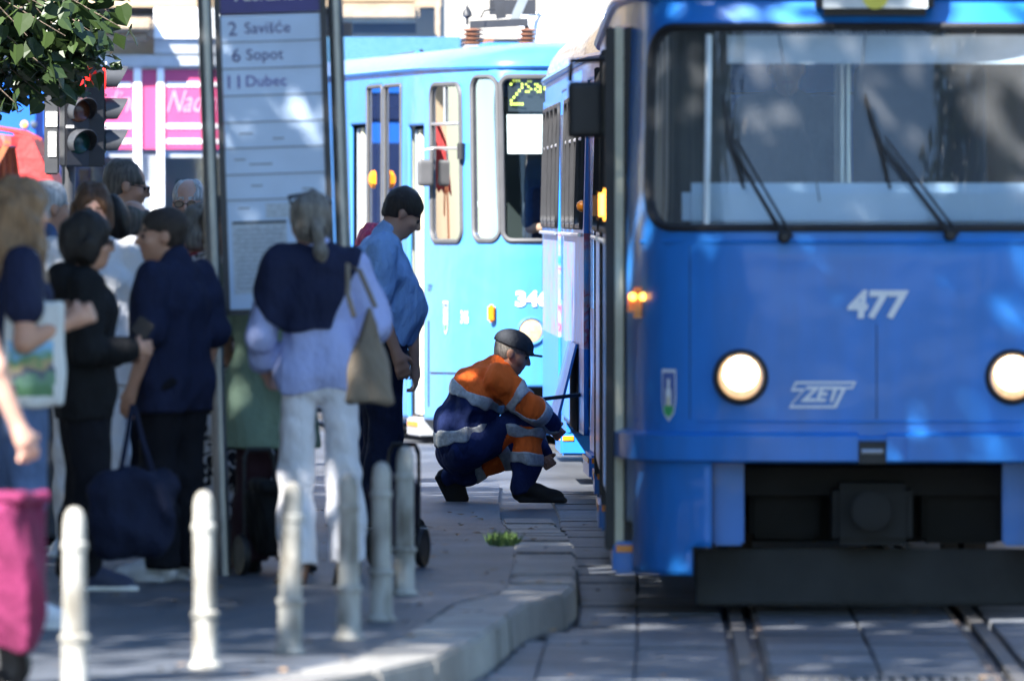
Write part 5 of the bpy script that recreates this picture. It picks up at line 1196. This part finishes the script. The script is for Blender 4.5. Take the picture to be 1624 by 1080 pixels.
# ---- the crouching tram worker
def wk(y_px, z_px, x): return (x, (y_px - 790) / 268., (797 - z_px) / 268.)
JW = dict(pelvis=wk(737, 708, 0), waist=wk(739, 668, 0), chest=wk(763, 624, 0), neck=wk(797, 582, 0), head=wk(817, 562, 0), shR=wk(796, 604, .185), shL=wk(796, 604, -.185),
          elR=wk(847, 647, .25), wrR=wk(879, 678, .13), elL=wk(845, 690, -.25), wrL=wk(868, 726, -.10), hipR=wk(740, 716, .10), hipL=wk(740, 716, -.10),
          knR=wk(846, 664, .15), anR=wk(834, 772, .15), toR=wk(880, 789, .16), knL=wk(836, 712, -.15), anL=wk(720, 757, -.12), toL=wk(738, 793, -.12))
def segd(c, a, b):
    a = np.array(a); b = np.array(b); ab = b - a; t = np.clip((c - a) @ ab / (ab @ ab), 0, 1); return np.linalg.norm(c - a - t[:, None] * ab, axis=1), t
def jacket_fn(c):
    r = np.where(.43 * c[:, 1] + .9 * c[:, 2] > .5, 0, 1)
    for sd in 'RL':
        d1, t1 = segd(c, JW['sh' + sd], JW['el' + sd]); d2, t2 = segd(c, JW['el' + sd], JW['wr' + sd])
        r[(d1 < .085) & (t1 > .35) & (c[:, 1] > .06)] = 0; m = (d2 < .08) & (t2 > .02) & (d2 <= d1 + .004) & (c[:, 1] > .1); r[m] = np.where(t2[m] < .42, 0, 1)
    return r
def trous_fn(c):
    r = np.ones(len(c), int)
    for sd, (t0, t1) in (('R', (.12, .56)), ('L', (.3, .62))):
        d, t = segd(c, JW['kn' + sd], JW['an' + sd]); r[(d < (.15 if sd == 'R' else .11)) & (t > t0) & (t < t1) & (c[:, 0] * (1 if sd == 'R' else -1) > 0)] = 0
    return r
def worker_extra(q):
    root, P, hp, Hm = q['root'], q['P'], q['hp'], q['Hm']
    jk = [o for o in root.children if o.name.startswith('jacket')][0]; tr = [o for o in root.children if o.name.startswith('trousers')][0]
    def slab(F, n, v0, v1, extra=()):
        n = np.array(n, float); l = np.linalg.norm(n); F.cut(n / l * v1 / l, n); F.cut(n / l * v0 / l, -n)
        for c, m in extra: F.cut(V(*c), V(*m))
        return F
    slab(q['top'](.006), (0, .43, .9), .47, .535).build('reflective_band', .0075, [band_m], jk)
    slab(q['top'](.006), (0, -.25, .97), .405, .475, [((0, .10, 0), (0, 1, 0))]).build('reflective_band', .0075, [band_m], jk)
    for sd in 'RL':
        for a, b, t0, t1, ox in (('sh', 'el', .52, .76, .006), ('el', 'wr', .16, .50, .006)):
            A, Bq = P[a + sd], P[b + sd]; d = unit(Bq - A); F = q['top'](ox); F.cut(A + (Bq - A) * t1, d); F.cut(A + (Bq - A) * t0, -d); F.cut(A - d * 9 + unit(V(0, 1, 0)) * 0, -d)
            c = A + (Bq - A) * (t0 + t1) / 2; F.ops.append(('p', c + V(.10 if sd == 'R' else .14, 0, 0), unit(V(1, 0, 0)))); F.ops.append(('p', c - V(.14 if sd == 'R' else .10, 0, 0), unit(V(-1, 0, 0)))); F.cut(c + V(0, .1, 0), V(0, 1, 0)); F.cut(c - V(0, .10, 0), V(0, -1, 0)); F.cut(c - V(0, 0, .1), V(0, 0, -1))
            F.build('reflective_band', .0075, [band_m], jk)
    for sd, ts in (('R', ((.14, .28), (.50, .66))), ('L', ((.20, .34), (.58, .72)))):
        A, Bq = P['kn' + sd], P['an' + sd]; d = unit(Bq - A)
        for t0, t1 in ts:
            F = q['bot'](.006); F.cut(A + (Bq - A) * t1, d); F.cut(A + (Bq - A) * t0, -d); x = A[0]; s1 = 1 if sd == 'R' else -1
            F.cut(V(.02 * s1, 0, 0), V(-s1, 0, 0)); c = A + (Bq - A) * (t0 + t1) / 2; F.cut(c - V(0, .13, 0) if sd == 'R' else c - V(0, .3, 0), V(0, -1, 0))
            F.build('reflective_band', .0075, [band_m], tr)
    C = SDF(); C.ell(hp(0, -.014, .052), V(.102, .124, .088), Hm, .01); C.cut(hp(0, 0, .036), Hm @ V(0, .0, -1)); C.cone(hp(-.055, .095, .042), hp(.055, .095, .042), .012, None, .01); C.box(hp(0, .125, .038), V(.068, .05, .006), .006, Hm @ rotm(0, -14), .02)
    C.build('cap', .0065, [fabric('cap cloth', (.035, .038, .045))], root)
w_root = person('crouching tram worker in orange and navy reflective workwear and dark cap', (xx(786, 268.), FPX / 268., .004), -90, 1.75, 1.14, .02, JW, (0, 22, 0), 'deep', ('ring', h_grey),
       dict(name='jacket', mat=[hiv_o, hiv_n], fn=jacket_fn, sleeve=1.86, off=.022, soff=.012, wr=.013, wf=26, hemdir=((0, -.2, .205), (0, -.1, -1)), collar=True), dict(mat=[hiv_o, hiv_n], fn=trous_fn, off=.022, off2=.036, wr=.012, len=-.05), (m_shoe_b, m_shoe_b), None, (1.1, 1.2), None, .0065, None, True, worker_extra)
# ---- man in the light blue polo
person('heavy man in light blue polo shirt and dark jeans looking down', place(600, 300.), -82, 1.83, 1.2, .075, dict(neck=(0, .045, 1.475), head=(0, .125, 1.60), chest=(0, .0, 1.31), shR=(.2, .0, 1.42), shL=(-.2, .0, 1.42), pelvis=(0, 0, .96), elR=(.25, -.03, 1.14), wrR=(.25, .06, .90), elL=(-.25, -.03, 1.14), wrL=(-.25, .03, .90)), (0, 33, 0), 'tan', ('short', h_dkbr),
       dict(name='polo_shirt', mat=polo, sleeve=.8, off=.014, hem=.93, collar=True, wr=.009, soff=.004), dict(mat=jeans_d, off=.02, off2=.03), (m_shoe_b, m_sole), None, (.55, .55))
# ---- woman seen from behind
def woman_extra(q):
    root, hp, P = q['root'], q['hp'], q['P']
    F = q['top'](.022); F.wr = (.009, 20, 4, (1, 1, .6)); F.within((-.03, -.05, 1.28), (.26, .4, .235)); F.cut(V(0, 0, 1.075), V(0, 0, -1)); F.cut(V(.12, 0, 1.25), V(1, 0, -.42)); F.cut(V(0, 0, 1.47), V(0, 0, 1)); F.cut(V(-.27, 0, 1.2), V(-1, 0, -.2))
    F.build('sweater', .0095, [navy], root)
    MB().lathe([(.02, -.012), (.036, -.008), (.036, .012), (.02, .016)], hp(0, -.118, -.045), 14, Matrix.Rotation(R(75), 3, 'X')).build('hair_tie', black, root, smooth=True)
    m = MB(); m.tube([hp(-.092, -.02, .09), hp(-.085, .04, .12), hp(0, .06, .135), hp(.085, .04, .12), hp(.092, -.02, .09)], .007, 6).build('head_sunglasses', m_lens, root, smooth=True)
person('grey haired woman from behind, navy sweater over striped blue shirt, white trousers', place(505, 376.), 6, 1.635, .86, 0, dict(elR=(.255, -.05, 1.16), wrR=(.22, .17, 1.10), elL=(-.255, .0, 1.12), wrL=(-.225, .16, .98), anR=(.13, -.03, .09), anL=(-.10, -.03, .09), knR=(.12, .02, .5), head=(-.035, .02, 1.63)), (10, 4, 0), 'fair', ('pony', h_grey),
       dict(mat=stripes(), sleeve=1.8, off=.02, soff=.012, hem=.87, flare=.0, wr=.013, wf=19, collar=True), dict(mat=wtrous, off=.012, off2=.032, len=.01, wr=.007, cutz=.095), (m_brn, m_brn), None, (.6, .6), None, .009, None, False, woman_extra)
# ---- black jacket woman
person('short haired woman with glasses in black hooded jacket holding a phone', place(133, 381.), -78, 1.555, 1.08, 0, dict(elR=(.25, -.02, 1.12), wrR=(.20, .19, 1.13), elL=(-.25, .0, 1.12), wrL=(-.20, .2, 1.10), toR=(.12, .16, .03)), (0, 3, 0), 'tan', ('full', h_black), dict(name='jacket', mat=black, sleeve=1.9, off=.018, soff=.009, hem=.80, hood=True, wr=.009), dict(mat=blk_tr, off=.026, off2=.034), (m_nsn, m_sole), glass('spectacle glass', (.6, .62, .65), 1.2), (1.1, 1.0))
# ---- navy polo man
person('man in navy polo, black trousers and white sneakers facing the black jacket woman', place(276, 372.), 52, 1.585, 1.06, .03, dict(head=(-.02, .06, 1.62), anR=(.13, .0, .09), anL=(-.14, -.05, .09), toR=(.15, .2, .03), toL=(-.2, .13, .03)), (44, 2, 0), 'tan', ('short', h_dkbr), dict(name='polo_shirt', mat=navy, sleeve=.85, off=.016, soff=.010, hem=.80, collar=True, wr=.008), dict(mat=blk_tr, off=.024, off2=.034), (m_wsn, m_wsn), None, (1.0, .6))
# ---- young woman with tote
person('young woman with long dark blond hair and black t-shirt carrying a tote bag', place(26, 420.), -72, 1.69, .95, 0, dict(elR=(.23, -.03, 1.12), wrR=(.19, .17, 1.20), elL=(-.23, .02, 1.12), wrL=(-.12, .2, 1.2)), (14, 2, 0), 'tan', ('long', h_blond), dict(name='t_shirt', mat=navy, sleeve=.55, off=.012, hem=.92, wr=.006), dict(mat=jeans, off=.014, off2=.024), (m_wsn, m_sole), None, (1.0, .8), None, .0095, None, False)
# ---- arm reaching to the magenta trolley
person('person mostly out of view whose bare arm holds the magenta trolley', place(-84, 482.), -80, 1.66, 1.0, 0, dict(shR=(.17, .06, 1.40), elR=(.20, .14, 1.12), wrR=(.16, .235, .90)), (0, 0, 0), 'fair', ('bob', h_brown), dict(name='sleeveless_top', mat=lilac, sleeve=.12, off=.012, hem=.9), dict(mat=jeans_d, off=.014), (m_shoe_b, m_sole), None, (1.0, .8), None, .011, None, False)
# ---- people behind
bg = dict(res=.0115, eyes=False)
person('white haired man in blue shirt behind the young woman with the tote', place(72, 340.), -60, 1.71, 1.05, 0, {}, (0, 4, 0), 'tan', ('crop', h_white), dict(mat=jeans, sleeve=.7, off=.018, collar=True), dict(mat=grey_c, off=.016), (m_shoe_b, m_sole), **bg)
def lanyard(q):
    P, f = q['P'], q['fwd']; n = P['neck']; c = P['chest']
    MB().tube([n + V(-.06, .0, .0) + f * .03, c + V(-.05, 0, .05) + f * .165, c + V(0, 0, -.06) + f * .172, c + V(.05, 0, .05) + f * .165, n + V(.06, 0, 0) + f * .03], .007, 6).build('lanyard', redc, q['root'])
person('brown haired woman in white shirt with red lanyard behind the black jacket woman', place(147, 346.), 172, 1.69, 1.1, 0, dict(elR=(.26, .02, 1.13), wrR=(.22, .2, 1.02)), (14, 6, 0), 'fair', ('bob', h_brown), dict(mat=white_c, sleeve=1.6, off=.02, soff=.014, collar=True, hem=.8), dict(mat=white_c, off=.02, off2=.03), (m_wsn, m_sole), extra=lanyard, **bg)
person('dark haired person in black top half hidden behind the bald man', place(176, 333.), 20, 1.64, 1., 0, {}, (0, 8, 0), 'tan', ('full', h_black), dict(mat=black, sleeve=.7, off=.02), dict(mat=blk_tr), (m_shoe_b, m_sole), **bg)
person('bald man in navy shirt turned away', place(208, 326.), -28, 1.655, 1.08, .02, {}, (0, 6, 0), 'tan', ('ring', h_sp), dict(mat=navy, sleeve=.8, off=.02, collar=True), dict(mat=jeans_d), (m_shoe_b, m_sole), **bg)
person('tall balding man with dark glasses looking right above the crowd', place(187, 312.), -78, 1.91, 1.05, 0, dict(head=(0, .04, 1.625)), (-2, 10, 0), 'tan', ('receding', h_sp), dict(mat=grey_c, sleeve=.8, off=.02, collar=False), dict(mat=jeans_d), (m_shoe_b, m_sole), True, res=.0085)
person('white haired man with sunglasses facing the camera behind the sign pole', place(300, 292.), 176, 1.89, 1.05, .02, {}, (-4, 4, 0), 'fair', ('receding', h_white), dict(mat=grey_c, sleeve=.8, off=.02, collar=True), dict(mat=jeans_d), (m_shoe_b, m_sole), True, res=.0085)
person('grey haired person in red top behind the navy polo man', place(322, 334.), 60, 1.60, 1.0, 0, {}, (0, 4, 0), 'fair', ('bob', h_grey), dict(mat=redc, sleeve=.9, off=.016), dict(mat=blk_tr), (m_shoe_b, m_sole), **bg)
person('woman in black and white patterned dress behind the sign pole', place(356, 357.), 160, 1.62, 1.05, 0, dict(elL=(-.25, .02, 1.12), wrL=(-.14, .22, 1.05), elR=(.25, .0, 1.12), wrR=(.2, .2, .98)), (0, 4, 0), 'tan', ('bob', h_dkbr), None, dict(name='dress', mat=pattern(), skirt=.25, hem=.22, dress=True, off=.02, wr=.012, wf=26), (m_brn, m_brn), **bg)
person('person in sage green tunic and dark trousers behind the sign, holding a dark trolley', place(432, 363.), -8, 1.60, 1.0, 0, dict(elL=(-.25, .04, 1.1), wrL=(-.2, .22, .92), elR=(.26, .0, 1.1), wrR=(.2, .2, 1.0)), (0, 8, 0), 'tan', ('bob', h_grey), dict(name='tunic', mat=sage, sleeve=.7, off=.02, hem=.60, flare=.02, wr=.012, wf=14), dict(mat=maroon, off=.008, off2=.04), (m_shoe_b, m_shoe_b), **bg)
person('person with bright pink hair beyond the man in the blue polo', place(592, 286.), 0, 1.625, 1.0, 0, {}, (20, 6, 0), 'fair', ('bob', h_pink), dict(mat=grey_c, sleeve=.8, off=.016), dict(mat=jeans_d), (m_shoe_b, m_sole), **bg)
# ---- inside the trams
person('shadowy figure in dark clothes standing behind the windscreen of tram 477', (1.53 - .30, FPX / 377. + 2.6, .885), 180, 1.58, 1.05, 0, {}, (0, 5, 0), 'tan', ('short', h_dkbr), dict(mat=grey_c, sleeve=1.8, off=.02), dict(mat=blk_tr), (m_shoe_b, m_sole), res=.014, eyes=False)
pd_ = rz10 @ Vector((-.08, 1.15, .62)) + kl
person('driver at the controls of tram 346 behind its windscreen', tuple(pd_), 190, 1.72, 1.05, 0, dict(pelvis=(0, -.05, .78), waist=(0, -.05, .92), chest=(0, -.03, 1.12), neck=(0, -.02, 1.295), head=(0, .02, 1.445), shR=(.178, -.02, 1.245), shL=(-.178, -.02, 1.245), elR=(.24, .1, 1.0), elL=(-.24, .1, 1.0), wrR=(.12, .33, 1.0), wrL=(-.12, .33, 1.0), hipR=(.09, -.03, .75), hipL=(-.09, -.03, .75), knR=(.13, .38, .74), knL=(-.13, .38, .74), anR=(.13, .42, .36), anL=(-.13, .42, .36), toR=(.13, .58, .30), toL=(-.13, .58, .30)), (0, 4, 0), 'tan', ('short', h_dkbr), dict(mat=navy, sleeve=.8, off=.016, hemdir=((0, 0, .70), (0, 0, -1))), dict(mat=blk_tr), (m_shoe_b, m_sole), res=.013, eyes=False)
sb = link('driver_seat', None, k4); Bx('seat_cushion', (-.08, 1.2, 1.28), (.46, .44, .10), m_seat, sb, bevel=.03); Bx('seat_back', (-.08, 1.42, 1.62), (.46, .08, .7), m_seat, sb, bevel=.03); MB().cyl((-.08, 1.25, .9), (-.08, 1.25, 1.25), .06).build('seat_pedestal', m_rub, sb)

# ---- bags and trolleys
def soft_bag(name, label, cat, loc, rz, hf, mat, straps, rd=.03, wr=.006, res=.009, fn=None, taper=0):
    o = thing(name, label, cat, loc, R(rz)); F = SDF(); F.box((0, 0, hf[2]), hf, rd)
    if taper: F.cut((hf[0] * .98, 0, 0), (1, 0, taper)); F.cut((-hf[0] * .98, 0, 0), (-1, 0, taper))
    F.ell((0, 0, hf[2] * .7), (hf[0] * .9, hf[1] * 1.35, hf[2] * .6), None, .04); F.wrinkle(wr, 20, len(label)); F.build('bag_body', res, mat if isinstance(mat, list) else [mat], o, fn)
    for pts, r, m in straps: MB().tube([Vector(p) for p in pts], r, 8).build('strap', m, o, smooth=True)
    return o
s_ = 386.; m_beige = fabric('beige leather', (.21, .175, .135), .12, .2)
soft_bag('handbag', 'beige leather shoulder bag hanging from the grey haired woman', 'bag', (xx(585, s_), FPX / s_, zz(642, s_)), 8, (.105, .05, .20), m_beige, [([(-.06, 0, .36), (-.085, .02, .45), (-.075, .10, .575), (-.02, .15, .55), (.04, .1, .40)], .011, m_beige)], .03, .008, .009, None, .25)
m_tote = fabric('tote canvas', (.62, .63, .60), .08); s_ = 432.
def print_mat():
    m = M('tote print', (.2, .3, .2), .8); n = m.node_tree; b = n.nodes['Principled BSDF']; tc = n.nodes.new('ShaderNodeTexCoord'); no = n.nodes.new('ShaderNodeTexNoise'); no.inputs['Scale'].default_value = 22; no.inputs['Detail'].default_value = 3
    sp = n.nodes.new('ShaderNodeSeparateXYZ'); n.links.new(tc.outputs['Object'], no.inputs['Vector']); n.links.new(tc.outputs['Object'], sp.inputs[0])
    ma = n.nodes.new('ShaderNodeMath'); ma.operation = 'MULTIPLY_ADD'; ma.inputs[1].default_value = 3.6; n.links.new(sp.outputs['Z'], ma.inputs[0]); m2 = n.nodes.new('ShaderNodeMath'); m2.operation = 'MULTIPLY_ADD'; m2.inputs[1].default_value = .55; m2.inputs[2].default_value = -.35; n.links.new(no.outputs[0], m2.inputs[0]); n.links.new(m2.outputs[0], ma.inputs[2])
    rp = n.nodes.new('ShaderNodeValToRGB'); el = rp.color_ramp.elements; el[0].position = .12; el[0].color = (.10, .22, .10, 1); el[1].position = .95; el[1].color = (.28, .52, .72, 1)
    for p_, c_ in ((.3, (.16, .30, .20)), (.42, (.10, .10, .16)), (.5, (.45, .36, .18)), (.58, (.14, .28, .12)), (.68, (.22, .44, .62))): e = el.new(p_); e.color = (*c_, 1)
    n.links.new(ma.outputs[0], rp.inputs[0]); n.links.new(rp.outputs[0], b.inputs['Base Color']); return m
tb = soft_bag('tote_bag', 'white canvas tote bag with a colourful landscape print', 'bag', (xx(58, 420.), FPX / 420. - .16, zz(646, 422.)), -6, (.115, .022, .20), [m_tote, print_mat()], [([(-.075, -.0, .38), (-.075, -.0, .48), (-.06, .03, .575), (-.04, .06, .60)], .011, m_tote), ([(.03, -.0, .38), (.02, .0, .48), (-.0, .03, .575), (-.03, .06, .60)], .011, m_tote)], .02, .004, .009, lambda c: ((np.abs(c[:, 0] + .01) < .088 - .02 * np.sin(c[:, 2] * 40) * .3) & (c[:, 2] > .045) & (c[:, 2] < .25) & (c[:, 1] < -.012)).astype(int))
s_ = 384.; m_nb = fabric('navy bag nylon', (.009, .013, .035), .25, .3)
soft_bag('duffel_bag', 'dark navy soft travel bag carried beside the man in white sneakers', 'bag', (xx(213, s_), FPX / s_, zz(884, s_)), 12, (.175, .085, .18), m_nb, [([(-.06, 0, .34), (-.03, 0, .50), (-.005, .02, .63)], .011, m_nb), ([(.08, 0, .34), (.03, 0, .50), (.0, .02, .63)], .011, m_nb)], .08, .018, .01)
ph = thing('phone', 'black phone in the hand of the woman with glasses', 'phone', (xx(232, 378.), FPX / 381. - .08, zz(520, 381.))); MB().box((0, 0, 0), (.075, .012, .075), Matrix.Rotation(R(35), 3, 'Y')).build('case', m_rub, ph, bevel=.004)
MB().box((0, -.0065, 0), (.066, .002, .066), Matrix.Rotation(R(35), 3, 'Y')).build('screen', m_lens, ph)
def trolley(label, px_, s, rz, mat, w=.17, d=.11, h=.52, z0=.12, fm=None):
    o = thing('shopping_trolley', label, 'trolley', place(px_, s), R(rz)); F = SDF(); F.box((0, 0, z0 + h / 2), (w, d, h / 2), .045); F.ell((0, -d * .5, z0 + h * .45), (w * .9, d * .9, h * .42), None, .05); F.cut((w, 0, z0 + h), (1, 0, -.2)); F.cut((-w, 0, z0 + h), (-1, 0, -.2)); F.wrinkle(.016, 15, len(label)); b = F.build('bag_body', .011, [mat], o); 
    f = MB()
    for x in (-w * .75, w * .75): f.tube([(x, d + .02, .06), (x, d + .03, z0 + h), (x * .9, d + .05, z0 + h + .12)], .009, 8)
    f.tube([(-w * .68, d + .05, z0 + h + .12), (-w * .5, d + .055, z0 + h + .16), (w * .5, d + .055, z0 + h + .16), (w * .68, d + .05, z0 + h + .12)], .012, 8).build('frame', fm or m_pole, o, smooth=True)
    for x in (-w - .01, w + .01):
        wh = MB().lathe([(.05, -.012), (.085, -.015), (.09, 0), (.085, .015), (.05, .012)], (x, d * .6, .088), 20, Matrix.Rotation(R(90), 3, 'Y')).build('wheel', m_rub, o, smooth=True)
        MB().lathe([(.003, -.014), (.052, -.012), (.052, .012), (.003, .014)], (x, d * .6, .088), 16, Matrix.Rotation(R(90), 3, 'Y')).build('hub', m_gg, wh, smooth=True)
    F2 = SDF(); F2.box((0, -d * .3, z0 + h + .005), (w * .86, d * .95, .025), .024).wrinkle(.01, 20, 2).build('flap', .011, [mat], o)
    return o
trolley('magenta shopping trolley bag with grey metal handle', 4, 486., 65, fabric('magenta nylon', (.14, .016, .06), .2, .3), .13, .10, .50, .13)
trolley('black shopping trolley on wheels in front of the person in sage green', 428, 366., 20, black, .10, .10, .28, .10, m_rub)
trolley('dark shopping trolley standing behind the grey bollards', 626, 358., -15, fabric('plum nylon', (.03, .022, .045), .2, .3), .10, .10, .30, .08, m_rub)
